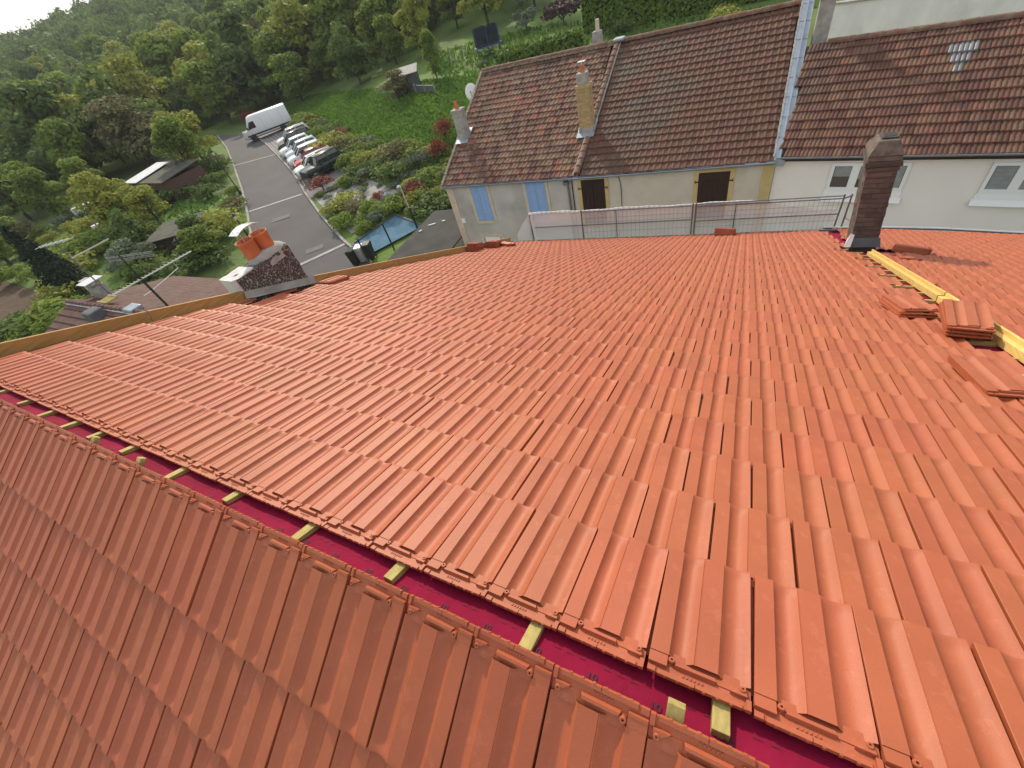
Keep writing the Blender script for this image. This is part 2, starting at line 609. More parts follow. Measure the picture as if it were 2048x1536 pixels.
def prof(n1, n2):
    """(u, z) profile across one tile: flat, trough, flat, trough, rim under the neighbour"""
    P = [(.012, -.026), (.013, -.001), (.018, 0)]
    P += [(.198, 0)]

    def trough(a, b, d, n):
        return [(a + (b - a) * t, -d * math.sin(math.pi * t ** .82)) for t in [i / n for i in range(0, n + 1)]]
    P += trough(.205, .452, 0.0185, n1)
    P += [(.458, -.0018), (.466, -.0018), (.470, 0)]
    P += [(.676, 0)]
    P += trough(.684, .984, 0.0185, n2)[:-1]
    P += [(.982, -.0022), (.988, -.006), (.991, -.029), (1.03, -.030)]
    return P


def tile_arrays(n1=9, n2=9, vs=None, head=False, under=True):
    vs = vs or [-.03, 0.02, .15, TL_ - .042, TL_ - .03, TL_ - .018, TL_ - .008, TL_ - .002, TL_]
    P = prof(n1, n2)
    V, F = [], []
    for v in vs:
        k = 1.0
        e = TL_ - v
        if e < .042:
            q_ = max(0., e / .042)
            k = .50 + .50 * q_ * q_ * (3 - 2 * q_)
        nose = 0. if e > .010 else -.0012 * (1 - e / .010) ** 2
        for u, z in P:
            zz = z * k if -.021 < z < 0 and .2 < u < .985 else z
            V.append((u * TW, v, zz + nose - STEP * (1 - v / TL_)))
    n = len(P)
    for j in range(len(vs) - 1):
        for i in range(n - 1):
            F.append((j * n + i, j * n + i + 1, (j + 1) * n + i + 1, (j + 1) * n + i))
    # front face and shallow underside
    b = len(V)
    j = len(vs) - 1
    for i in range(n):
        p = V[j * n + i]
        V.append((p[0], p[1] - .002, -.0205))
    for i in range(n - 1):
        F.append((j * n + i, j * n + i + 1, b + i + 1, b + i))
    return V, F


def head_shape(mb, cut=0.):
    """the head of a top-course tile: sunk shelf, rim, stop bar and nail bosses"""
    t = lambda v: -STEP * (1 - v / TL_)
    V0 = -.112
    n0 = len(mb.v)
    # left flat with thick end
    mb.box(.0032, .0500, -.088, -.058, t(-.07) - .016, t(-.07) + .0003)
    mb.box(.0034, .0500, -.0935, -.0865, t(-.09) - .014, t(-.09) + .0030)
    # shelf
    x0, x1 = .004, .247
    mb.hexa([(x0, V0, t(V0) - .016), (x1, V0, t(V0) - .016), (x1, -.045, t(-.045) - .022), (x0, -.045, t(-.045) - .022),
             (x0, V0, t(V0) - .0085), (x1, V0, t(V0) - .0085), (x1, -.045, t(-.045) - .0115), (x0, -.045, t(-.045) - .0115)])
    # sloping fill at the trough ends
    for a, b in ((.052, .116), (.171, .241)):
        mb.hexa([(a, -.082, t(-.08) - .014), (b, -.082, t(-.08) - .014), (b, -.054, t(-.055) - .03), (a, -.054, t(-.055) - .03),
                 (a, -.082, t(-.08) - .0075), (b, -.082, t(-.08) - .0075), (b, -.050, t(-.05) - .0130), (a, -.050, t(-.05) - .0130)])
    # rim with notches, ribbed edge
    mb.box(.030, .120, V0 - .004, V0 + .008, t(V0) - .014, t(V0) - .0030)
    mb.box(.122, .228, V0 - .003, V0 + .008, t(V0) - .014, t(V0) - .0036)
    mb.box(.236, .2475, V0 - .003, V0 + .022, t(V0) - .014, t(V0) - .0015)
    mb.box(.004, .024, V0 - .002, V0 + .012, t(V0) - .014, t(V0) - .004)
    for k in range(6):
        mb.box(.045 + k * .031, .052 + k * .031, V0 - .0055, V0 - .003, t(V0) - .013, t(V0) - .0045)
    # stop bar
    mb.hexa([(.066, -.086, t(-.08) - .012), (.170, -.086, t(-.08) - .012), (.168, -.072, t(-.07) - .012), (.070, -.072, t(-.07) - .012),
             (.069, -.083, t(-.08) + .0028), (.167, -.083, t(-.08) + .0028), (.165, -.075, t(-.07) + .0030), (.073, -.075, t(-.07) + .0030)])
    for k in range(6):
        mb.box(.090 + k * .009, .094 + k * .009, -.099, -.092, t(-.095) - .012, t(-.095) - .0068)
    # nail bosses (ring with a hole)
    for cx, cv, r in ((.060, -.072, .0085), (.228, -.074, .0075)):
        mb.lathe([(r, -.012), (r, .0030), (r * .85, .005), (.0032, .005), (.0028, -.004)], (cx, cv, t(cv)), 12)
    mb.prism([(.200, -.088, t(-.08) - .012), (.238, -.088, t(-.08) - .012), (.234, -.064, t(-.07) - .012)], (0, 0, .0135))
    if cut:                      # shorter head: everything slides down the slope
        for i in range(n0, len(mb.v)):
            x, v, z = mb.v[i]
            mb.v[i] = (x, v + cut, z)


tv, tf = tile_arrays()
mb = MB().add(tv, tf)
TILE = mb.mesh('roof_tile', 'clay_new')
TILE.polygons.foreach_set('use_smooth', [True] * len(TILE.polygons))
hv, hf = tile_arrays(vs=[-.060, -.03, 0.02, .15, TL_ - .042, TL_ - .03, TL_ - .018, TL_ - .008, TL_ - .002, TL_])
mb = MB().add(hv, hf)
head_shape(mb)
TILE_HEAD = mb.mesh('roof_tile_head', 'clay_new')
sv, sf = tile_arrays(vs=[-.030, 0.02, .15, TL_ - .042, TL_ - .03, TL_ - .018, TL_ - .008, TL_ - .002, TL_])
mb = MB().add(sv, sf)
head_shape(mb, .032)
TILE_SHORT = mb.mesh('roof_tile_short_head', 'clay_new')
for me, nf in ((TILE, len(tf)), (TILE_HEAD, len(hf)), (TILE_SHORT, len(sf))):
    sm = [True] * nf + [False] * (len(me.polygons) - nf)
    me.polygons.foreach_set('use_smooth', sm)
    me.update()
    bm = bmesh.new()
    bm.from_mesh(me)
    for e in bm.edges:
        if len(e.link_faces) == 2 and e.calc_face_angle(0) > rad(32):
            e.smooth = False
    bm.to_mesh(me)
    bm.free()
lv, lf = tile_arrays(4, 4, [-.03, .1, TL_ - .04, TL_ - .015, TL_])
LOWV, LOWF = np.array(lv), np.array(lf)


class Frame:
    def __init__(s, o, ex, ev):
        s.o, s.ex, s.ev = Vector(o), Vector(ex).normalized(), Vector(ev).normalized()
        s.en = s.ex.cross(s.ev).normalized()

    def P(s, x, v, n=0.):
        return s.o + s.ex * x + s.ev * v + s.en * n

    def M(s, x, v, n=0.):
        p = s.P(x, v, n)
        return Matrix(((s.ex.x, s.ev.x, s.en.x, p.x), (s.ex.y, s.ev.y, s.en.y, p.y), (s.ex.z, s.ev.z, s.en.z, p.z), (0, 0, 0, 1)))

    def slab(s, mb, poly, n0, n1):
        k = len(poly)
        a = [s.P(x, v, n0) for x, v in poly]
        b = [s.P(x, v, n1) for x, v in poly]
        return mb.add(a + b, [tuple(range(k))[::-1], tuple(range(k, 2 * k))] + [(i, (i + 1) % k, k + (i + 1) % k, k + i) for i in range(k)])


FM = Frame((0, 0, 0), (1, 0, 0), (0, math.cos(T1), -math.sin(T1)))
FN = Frame((0, 0, .2227), (-1, 0, 0), (0, -math.cos(T2), -math.sin(T2)))
XR = 2.40
AL = rad(3.0)
nr = Vector((math.sin(AL), math.cos(AL) * math.sin(T1), math.cos(AL) * math.cos(T1)))
hr = Vector((nr.y, -nr.x, 0)).normalized()
FR = Frame((XR, 0, 0), hr, nr.cross(hr))
c1 = math.cos(T1)
# verge (left), eave and arris in the main slope's own coordinates (x, v)
VERGE = [(-5.53, -.2), (-5.53, 1.42), (-5.44, 3.78), (-5.24, 5.49), (-4.93, 7.33), (-4.66, 9.3)]
EAVE = [(-5.6, 8.99), (-4.9, 9.22), (2.64, 11.36), (3.0, 11.46)]


def verge_x(v):
    return float(np.interp(v, [p[1] for p in VERGE], [p[0] for p in VERGE]))


def eave_v(x):
    return float(np.interp(x, [p[0] for p in EAVE], [p[1] for p in EAVE]))


ARX = FR.ex.dot(FM.ev)                    # arris line in the right slope's coordinates: x = ARX * v
RE = []
for p in ((2.3, 10.75, 0), (3.53, 11.2, 0), (4.09, 11.29, 0), (4.69, 11.28, 0), (5.23, 11.07, 0), (5.7, 10.86, 0), (6.6, 10.45, 0)):
    d = Vector(p) - FR.o
    d.z = -(d.x * nr.x + d.y * nr.y) / nr.z
    RE.append((d.dot(FR.ex), d.dot(FR.ev)))
ceil_v = lambda x: float(np.interp(x, [p[0] for p in RE], [p[1] for p in RE]))
house = thing('reroofed_house', 'house under the photographer with new orange clay tiles and open magenta ridge', 'house', (-1.5, 3.0, -10.4))
# walls under the roof
mb = MB()
mb.prism([(-5.3, -3.8, -10.6), (5.6, -3.8, -10.6), (5.6, 10.2, -10.6), (2.4, 10.1, -10.6), (-4.6, 8.3, -10.6)], (0, 0, 6.0))
mb.build('wall', 'plaster_beige', house)
mb = MB()
mb.add([(-5.4, -3.6, -4.7), (-5.4, 0, -.25), (-4.9, 8.2, -3.7), (-4.7, 8.2, -4.7), (-5.4, 0, -4.7)], [(0, 4, 1), (4, 3, 2, 1)])
mb.build('gable_wall', 'plaster_beige', house)
# decks carrying the tiles, covered with magenta membrane
mb = MB()
FM.slab(mb, [(-5.5, -.03), (2.40, -.03), (2.40, 11.0), (-4.75, 9.0), (-5.45, 3.8)], -.16, -.068)
deck_main = mb.build('roof_deck', 'membrane', house)
deck_main['label'] = 'magenta underlay below the main slope tiles'
mb = MB()
FN.slab(mb, [(-3.2, .30), (5.9, .30), (5.9, 4.2), (-3.2, 4.2)], -.16, -.068)
deck_near = mb.build('roof_deck', 'membrane', house)
mb = MB()
FR.slab(mb, [(0, -.2), (5.4, -.2), RE[-1], RE[-2], RE[-3], RE[-4], RE[1], (RE[0][0] + .1, RE[0][1])], -.16, -.068)
deck_right = mb.build('roof_deck', 'membrane', house)
# membrane folded over the ridge, with printed dashes
mb = MB()
pts = []
ridge_sec = [(.12, -.125), (0, -.078), (-.075, -.045), (-.13, -.020), (-.18, .008), (-.215, .018), (-.30, -.04)]
xx = np.arange(-5.6, 2.6, .1)
for i, x in enumerate(xx):
    for y, z in ridge_sec:
        pts.append((x, y, z + .004 * math.sin(x * 7.1) + .003 * math.sin(x * 17)))
k = len(ridge_sec)
mb.add(pts, [(i * k + j, (i + 1) * k + j, (i + 1) * k + j + 1, i * k + j + 1) for i in range(len(xx) - 1) for j in range(k - 1)])
ridge_mem = mb.build('ridge_membrane', 'membrane', house, smooth=True)


def mem_z(x, y):
    z = np.interp(-y, [-p[0] for p in ridge_sec], [p[1] for p in ridge_sec])
    return float(z) + .004 * math.sin(x * 7.1) + .003 * math.sin(x * 17)


mb = MB()
x = -3.6
while x < 1.3:
    for y, L, g in ((-.128, .020, .034), (-.178, .020, .034)):
        if random.random() < .85 and abs((x + 5) % .165 - .08) > .035:
            mb.add([(x, y, mem_z(x, y) + .0035), (x + L, y, mem_z(x + L, y) + .0035), (x + L, y + .0016, mem_z(x + L, y + .0016) + .0035), (x, y + .0016, mem_z(x, y + .0016) + .0035)], [(0, 1, 2, 3)])
    x += .036
mb.build('printed_dashes', 'ink', house)
fc = bpy.data.curves.new('print', 'FONT')
fc.body = '10'
fc.size = .030
fc.align_x = 'CENTER'
fo = bpy.data.objects.new('print', fc)
COL.objects.link(fo)
dg = bpy.context.evaluated_depsgraph_get()
me10 = bpy.data.meshes.new_from_object(fo.evaluated_get(dg))
bpy.data.objects.remove(fo)
me10.materials.clear()
me10.materials.append(MATS['ink'])
for i in range(28):
    x = -3.42 + i * .165
    o = obj_from('printed_number', me10, house)
    attach(o, house)
    y = -.168
    p = Vector((x, y, mem_z(x, y) + .004)) + o.location
    o.location = p
    o.rotation_euler = (rad(-30), 0, .03)
# counter-batten ends poking over the ridge
for x in (.68, .19, -.34, -.82, -1.33, -1.80, -2.32, -2.73, -3.07, -3.47, -3.9, -4.4, -4.9, 1.2, 1.75):
    j = random.uniform(-.012, .012)
    mb = MB()
    mb.bar(FM.P(x + j, -.158 + random.uniform(-.018, .014), -.060), FM.P(x, .1, -.062), .040, .026, FM.en)
    o = mb.build('batten_end', 'timber_treated', house, bevel=.002)
for x in (.585, -2.02, -2.55):
    mb = MB()
    mb.bar(FN.P(-x, .205, -.062), FN.P(-x, .5, -.064), .040, .027, FN.en)
    mb.build('batten_end', 'timber_treated', house, bevel=.002)

# ---- all tile positions
rt = random.Random(11)
slots = []       # (frame, deck, x, v, head?, clip)
for r in range(1, 36):
    c = -24 + (0 if r % 2 else .5)
    while c < 10.2:
        x, v = c * TW, (r - 1) * TL_
        c += 1
        vf = v + TL_
        vx = verge_x(vf - .1)
        if x + TW < vx + .05:
            continue
        if x + TW > XR - .045 - .05 * (r % 3 == 0):
            continue
        e = eave_v(x + .12)
        if v > e - .12:
            continue
        # opening round the tall chimney
        if 2.02 < x + .12 and 7.85 < v + .2 < 8.75:
            continue
        if -5.62 < x < -5.30 and 2.45 < v + .16 < 3.75:
            continue
        slots.append(('M', x, v, r == 1))
for r in range(1, 12):
    d = -22
    while d < 9:
        dd = d + (0 if r % 2 else .5)
        j = (dd - .8535) * TW            # joint (world x) on the right side of the tile
        d += 1
        if j - TW < -5.75 or j > 2.3:
            continue
        slots.append(('N', -j, .3485 + (r - 1) * TL_, r == 1))
for r in range(0, 37):
    for q in range(-8, 19):
        x = .12 + (q + (0 if r % 2 else .5)) * TW
        v = (r - 1) * TL_ + .1
        if v > ceil_v(x + .1) - .16 or x < ARX * v - .07:
            continue
        if x - ARX * v < .55 and 7.75 < v + .2 < 8.45:
            continue
        slots.append(('R', x, v, False))
FRM = {'M': (FM, deck_main), 'N': (FN, deck_near), 'R': (FR, deck_right)}


def area(s):
    F = FRM[s[0]][0]
    P = [F.P(s[1], s[2]), F.P(s[1] + TW, s[2]), F.P(s[1] + TW, s[2] + TL_), F.P(s[1], s[2] + TL_)]
    q = project([tuple(p) for p in P])
    if np.isnan(q).any():
        return 0
    c = q.mean(0)
    if not (-250 < c[0] < 2300 and -100 < c[1] < 1950):
        return 0
    x, y = q[:, 0], q[:, 1]
    a = abs(np.dot(x, np.roll(y, 1)) - np.dot(y, np.roll(x, 1))) / 2
    return min(a, 60000) + (5e4 if s[3] else 0)


slots.sort(key=area, reverse=True)
low = {'M': [], 'N': [], 'R': []}


def clipx(F, key, V):
    """cut tiles along the slanting verge and eave"""
    if key != 'M':
        return V
    V = V.copy()
    vx = np.interp(V[:, 1], [p[1] for p in VERGE], [p[0] for p in VERGE])
    V[:, 0] = np.maximum(V[:, 0], vx)
    ev = np.interp(V[:, 0], [p[0] for p in EAVE], [p[1] for p in EAVE])
    V[:, 1] = np.minimum(V[:, 1], ev)
    return V


for i, (key, x, v, hd) in enumerate(slots):
    F, deck = FRM[key]
    jx, jz, ja = rt.gauss(0, .0018), rt.gauss(0, .0011), rt.gauss(0, .0055)
    if rt.random() < .06:
        jx += .004
        ja += rt.choice((-.006, .006))
    cut = key == 'M' and (x < verge_x(v + .1) + .06)
    if i < 300 and not cut:
        o = obj_from('roof_tile', (TILE_SHORT if key == 'M' else TILE_HEAD) if hd else TILE, deck)
        w = F.M(x + jx, v, jz) @ Matrix.Rotation(ja, 4, 'Z') @ Matrix.Rotation(rt.gauss(0, .002), 4, 'Y')
        o.matrix_world = w
        # deck's world origin is at 0, so local = world
        o.matrix_basis = w
    else:
        A = LOWV.copy()
        A[:, 2] += jz
        ca, sa = math.cos(ja), math.sin(ja)
        X = A[:, 0] * ca - A[:, 1] * sa + x + jx
        Y = A[:, 0] * sa + A[:, 1] * ca + v
        A = clipx(F, key, np.stack([X, Y, A[:, 2]], 1))
        Wd = np.array(F.o) + A[:, :1] * np.array(F.ex) + A[:, 1:2] * np.array(F.ev) + A[:, 2:] * np.array(F.en)
        low[key].append(Wd)
for key, L in low.items():
    F, deck = FRM[key]
    n = len(LOWV)
    V = np.concatenate(L)
    Q = np.concatenate([LOWF + n * i for i in range(len(L))])
    R = np.repeat(np.random.RandomState(3).rand(len(L)), len(LOWF))
    me = np_mesh('tile_field', V, Q, 'clay_new', R, smooth=True)
    bm = bmesh.new()
    bm.from_mesh(me)
    for e in bm.edges:
        if len(e.link_faces) == 2 and e.calc_face_angle(0) > rad(32):
            e.smooth = False
    bm.to_mesh(me)
    bm.free()
    o = obj_from('tile_field', me, deck)
    o['kind'] = 'stuff'

# battens showing in the gap beside the arris timber
for r in range(4, 26):
    mb = MB()
    mb.bar(FM.P(2.02, r * TL_ - .03, -.048), FM.P(XR - .04, r * TL_ - .03, -.048), .038, .026, FM.en)
    mb.build('tile_batten', 'timber_treated', house)
# membrane lip beside the arris
mb = MB()
FM.slab(mb, [(2.10, .5), (XR - .02, .5), (XR - .02, 11.2), (2.10, 11.2)], -.064, -.060)
mb.build('membrane_strip', 'membrane', house)

# arris timber: ledged batten along the break between the slopes
for v0, v1 in ((2.0, 4.55), (4.58, 7.62)):
    x0 = 2.30 if v0 < 3 else 2.36
    x1 = 2.36 if v0 < 3 else 2.38
    mb = MB()
    mb.bar(FM.P(x0, v0, -.012), FM.P(x1, v1, -.016), .045, .060, FM.en)
    mb.bar(FM.P(x0 + .033, v0, .004), FM.P(x1 + .033, v1, .004), .020, .085, FM.en)
    mb.build('arris_timber', 'timber_yellow', house, bevel=.003)
mb = MB()
mb.bar(FM.P(2.22, -.1, .01), FM.P(2.29, 1.97, .01), .075, .11, FM.en)
mb.build('arris_timber', 'timber_yellow', house, bevel=.003)
# verge timber (broken at the low chimney)
for a, b in (((-5.55, -.15), (-5.55, 1.42)), ((-5.55, 1.44), (-5.50, 2.62)), ((-5.45, 3.72), (-5.26, 5.48)), ((-5.26, 5.50), (-4.95, 7.33)), ((-4.95, 7.35), (-4.69, 9.15))):
    mb = MB()
    mb.bar(FM.P(a[0] - .03, a[1], .028), FM.P(b[0] - .03, b[1], .028), .05, .155, FM.en)
    mb.build('verge_timber', 'timber_verge', house, bevel=.003)
# gutter strip along the eave
mb = MB()
mb.bar(FM.P(-4.75, eave_v(-4.75) + .05, -.02), FM.P(2.5, eave_v(2.5) + .05, -.02), .10, .03, FM.en)
mb.build('eave_flashing', 'slate_grey', house)
mb = MB()
for a, b in zip(RE[:-1], RE[1:]):
    mb.bar(FR.P(a[0], a[1] + .05, -.02), FR.P(b[0], b[1] + .05, -.02), .10, .03, FR.en)
mb.build('eave_flashing', 'slate_grey', house)
mb = MB()
for a, b in zip(RE[:-1], RE[1:]):
    mb.bar(FR.P(a[0], a[1] + .12, .0), FR.P(b[0], b[1] + .12, .0), .05, .03, FR.en)
mb.build('gutter_edge', 'plastic_white', house)


def rough_box(mb, x0, x1, y0, y1, z0, z1, amp, seed, lean=(0, 0), n=7):
    """box with slightly uneven faces"""
    r = np.random.RandomState(seed)
    bm = bmesh.new()
    bmesh.ops.create_cube(bm, size=1)
    bmesh.ops.subdivide_edges(bm, edges=bm.edges, cuts=n, use_grid_fill=True)
    for v in bm.verts:
        t = v.co.z + .5
        p = Vector((x0 + (v.co.x + .5) * (x1 - x0) + lean[0] * t, y0 + (v.co.y + .5) * (y1 - y0) + lean[1] * t, z0 + t * (z1 - z0)))
        v.co = p + Vector(r.normal(0, amp, 3))
    bm.verts.index_update()
    mb.add([v.co[:] for v in bm.verts], [[v.index for v in f.verts] for f in bm.faces])
    bm.free()
    return mb


# low roughcast chimney on the verge
mb = MB()
rough_box(mb, -5.84, -5.49, 2.42, 3.38, -1.6, -.75, .008, 2)
ch = mb.build('chimney', 'roughcast', house)
ch['label'] = 'low pebble-dashed chimney on the verge with two orange pots'
mb = MB()
rough_box(mb, -5.86, -5.515, 2.385, 2.74, -1.35, -.735, .005, 5, n=4)
mb.build('chimney_block', 'concrete_white', ch)
mb = MB()
mb.lathe([(.36, -.12), (.35, .02), (.30, .09), (.22, .13), (.0, .14)], (0, 0, 0), 20)
for i, p in enumerate(mb.v):
    mb.v[i] = (-5.665 + p[0] * .52 + random.gauss(0, .005), 3.12 + p[1] * .95 + random.gauss(0, .005), -.77 + p[2] * .8 + random.gauss(0, .004))
mb.build('mortar_cap', 'concrete', ch, smooth=True)
for (px_, py_, s_) in ((-5.70, 2.96, 1.0), (-5.67, 3.19, 1.0)):
    mb = MB()
    mb.lathe([(.118, 0), (.116, .05), (.118, .14), (.126, .22), (.134, .235), (.134, .25), (.122, .25), (.110, .18), (.10, .05)], (px_, py_, -.70), 20)
    mb.build('chimney_pot', 'clay_pot', ch, smooth=True)
mb = MB()
n_ = 8
for i in range(n_):
    a0, a1 = -1 + 2 * i / n_, -1 + 2 * (i + 1) / n_
    f = lambda a: (a * .20, .045 * (1 - a * a))
    y0_, z0_ = f(a0)
    y1_, z1_ = f(a1)
    mb.hexa([(-5.79, 3.06 + y0_, -.335 + z0_), (-5.58, 3.06 + y0_, -.335 + z0_), (-5.58, 3.06 + y1_, -.335 + z1_), (-5.79, 3.06 + y1_, -.335 + z1_),
             (-5.79, 3.06 + y0_, -.331 + z0_), (-5.58, 3.06 + y0_, -.331 + z0_), (-5.58, 3.06 + y1_, -.331 + z1_), (-5.79, 3.06 + y1_, -.331 + z1_)])
cw = mb.build('chimney_cowl', 'cowl_metal', ch)
mb = MB()
for x_, y_ in ((-5.75, 2.92), (-5.62, 2.92), (-5.75, 3.20), (-5.62, 3.20)):
    mb.tube((x_, y_, -.47), (x_, y_, -.30), .006)
mb.build('cowl_leg', 'aluminium', cw)
mb = MB()
mb.add([FM.P(-5.47, 2.55, .002), FM.P(-5.40, 2.62, .004), FM.P(-5.40, 3.70, .004), FM.P(-5.46, 3.78, .002), FM.P(-5.47, 3.78, .10), FM.P(-5.475, 2.55, .10)], [(0, 1, 2, 3), (0, 3, 4, 5)])
mb.build('mortar_fillet', 'concrete', ch)

# tall brick chimney at the arris: bricks laid in courses on a mortar core
LEAN = (-.17, .03)
CX0, CX1, CY0, CY1 = 2.225, 2.575, 7.50, 7.96
CZ0, CZ1 = -3.9, -1.60
core = MB()


def lean_at(z):
    t = (z + 3.3) / 1.7
    return LEAN[0] * t, LEAN[1] * t


def lbox(mb, x0, x1, y0, y1, z0, z1):
    a, b = lean_at(z0), lean_at(z1)
    mb.hexa([(x0 + a[0], y0 + a[1], z0), (x1 + a[0], y0 + a[1], z0), (x1 + a[0], y1 + a[1], z0), (x0 + a[0], y1 + a[1], z0),
             (x0 + b[0], y0 + b[1], z1), (x1 + b[0], y0 + b[1], z1), (x1 + b[0], y1 + b[1], z1), (x0 + b[0], y1 + b[1], z1)])


lbox(core, CX0 + .008, CX1 - .008, CY0 + .008, CY1 - .008, CZ0, -1.82)
stack = core.build('tall_chimney', 'mortar_dark', house)
stack['label'] = 'tall dark brick chimney leaning at the arris'
rb = random.Random(4)
z = -3.62
row = 0
while z < -2.03:
    h = .066
    off = .115 * (row % 2)
    for face in range(4):
        L = (CX1 - CX0) if face in (0, 2) else (CY1 - CY0)
        a = -off
        while a < L:
            b0, b1 = max(a, 0), min(a + .222, L)
            a += .232
            if b1 - b0 < .03:
                continue
            p = rb.uniform(-.004, .006)
            mb = MB()
            if face == 0:
                lbox(mb, CX0 + b0, CX0 + b1, CY0 - p, CY0 + .05, z, z + h)
            elif face == 2:
                lbox(mb, CX0 + b0, CX0 + b1, CY1 - .05, CY1 + p, z, z + h)
            elif face == 1:
                lbox(mb, CX1 - .05, CX1 + p, CY0 + b0, CY0 + b1, z, z + h)
            else:
                lbox(mb, CX0 - p, CX0 + .05, CY0 + b0, CY0 + b1, z, z + h)
            if face in (0, 3):
                mb.build('brick', 'brick_dark', stack)
            else:
                mb.build('brick', 'brick_dark', stack)
    z += h + .009
    row += 1
# corbelled head
for i, (g, z0, z1) in enumerate(((.0, -2.03, -1.96), (.022, -1.955, -1.885), (.040, -1.88, -1.81), (.022, -1.805, -1.74))):
    mb = MB()
    lbox(mb, CX0 - g, CX1 + g, CY0 - g, CY1 + g, z0, z1)
    for k in range(len(mb.v)):
        mb.v[k] = tuple(c + rb.gauss(0, .006) for c in mb.v[k])
    mb.build('corbel_course', 'brick_dark', stack, bevel=.008)
mb = MB()
a, b = lean_at(-1.74), lean_at(-1.56)
g = .03
mb.hexa([(CX0 - g + a[0], CY0 - g + a[1], -1.737), (CX1 + g + a[0], CY0 - g + a[1], -1.737), (CX1 + g + a[0], CY1 + g + a[1], -1.737), (CX0 - g + a[0], CY1 + g + a[1], -1.737),
         (CX0 + .07 + b[0], CY0 + .06 + b[1], -1.56), (CX1 - .04 + b[0], CY0 + .06 + b[1], -1.56), (CX1 - .04 + b[0], CY1 - .10 + b[1], -1.56), (CX0 + .07 + b[0], CY1 - .10 + b[1], -1.56)])
mb.build('flaunching', 'mortar_dark', stack, bevel=.012)
mb = MB()
x0, y0 = CX0 + .10 + b[0], CY0 + .12 + b[1]
mb.box(x0, x0 + .20, y0, y0 + .2, -1.555, -1.535)
mb.build('flue_mouth', 'brick_dark', stack, bevel=.01)
mb = MB()
mb.box(x0 + .03, x0 + .17, y0 + .03, y0 + .17, -1.5345, -1.531)
mb.build('flue_hole_shade', 'iron', stack)  # solid dark plate: shade of the flue opening put in as colour
# grey flashing apron and white torn corner at the chimney foot
mb = MB()
q = lean_at(-3.2)
mb.add([(CX0 - .05 + q[0], CY0 - .11, -3.10), (CX1 + .02 + q[0], CY0 - .11, -3.09), (CX1 + .0 + q[0], CY0 - .012, -2.98), (CX0 - .03 + q[0], CY0 - .012, -2.99)], [(0, 1, 2, 3)])
mb.build('flashing_apron', 'slate_grey', stack)
mb = MB()
mb.add([(CX0 - .10 + q[0], CY0 - .10, -3.10), (CX0 - .02 + q[0], CY0 - .13, -3.08), (CX0 + .0 + q[0], CY0 - .03, -2.92), (CX0 - .05 + q[0], CY0 - .02, -2.90), (CX0 - .07 + q[0], CY0 + .02, -3.02)], [(0, 1, 2, 3), (0, 3, 4)])
mb.build('flashing_corner', 'plastic_white', stack)


# ---- loose tiles left on the roof: each stack is a thing
def stack_of_tiles(label, F, x, v, n, rot, lift=.0, group='loose tile stacks on the new roof', tilt=0., dx=0., dv=0., pitch=.021, headup=False):
    base = F.P(x, v, lift)
    root = thing('tile_stack', label, 'roof tiles', base, 0, group)
    for k in range(n):
        o = obj_from('stacked_tile', TILE_HEAD if True else TILE, root)
        M3 = F.M(0, 0, 0).to_3x3().to_4x4()
        L = Matrix.Translation((dx * k + rt.gauss(0, .003), dv * k + rt.gauss(0, .004), .03 + pitch * k)) @ Matrix.Rotation(rot + rt.gauss(0, .03), 4, 'Z') @ Matrix.Rotation(tilt, 4, 'X') @ Matrix.Translation((-TW / 2, -.1, 0))
        o.matrix_basis = M3 @ L
    return root


stack_of_tiles('two loose tiles laid flat and overhanging beside the yellow timber, lowest of the right-hand stacks', FM, 1.98, 2.36, 2, rad(6), tilt=rad(4))
stack_of_tiles('two tiles tilted on edge against the yellow arris timber, near the middle of its length', FM, 2.16, 3.40, 3, rad(-8), lift=.06, tilt=rad(11), pitch=.026)
stack_of_tiles('short pile of tiles lying flat just below the tilted pair by the yellow timber', FM, 1.97, 3.98, 3, rad(8), dx=.012, dv=.02)
stack_of_tiles('pile of loose tiles on the right-hand slope just beside the tall brick chimney', FR, -.42, 7.95, 4, rad(84), dx=.004, pitch=.022)
stack_of_tiles('single loose tile on the right-hand slope below the pile by the tall chimney', FR, -.52, 7.35, 1, rad(3))
stack_of_tiles('neat stack of tiles standing at the far eave in front of the guard rail', FM, .25, 10.50, 6, rad(90), pitch=.023)
stack_of_tiles('leftmost stack of tiles on the far left end of the verge timber', FM, -4.84, 7.62, 7, rad(12), pitch=.023, tilt=rad(-5))
stack_of_tiles('middle stack of the three tile stacks at the far left verge corner', FM, -4.66, 8.18, 6, rad(10), pitch=.023, tilt=rad(-5))
stack_of_tiles('rightmost low stack of the three tile stacks at the far left verge corner', FM, -4.44, 8.42, 3, rad(70), pitch=.023)
stack_of_tiles('pair of loose tiles lying beside the low pebble-dashed chimney', FM, -5.22, 3.86, 2, rad(4))

# ------------------------------------------------------------------ neighbouring row houses
P26 = rad(26)


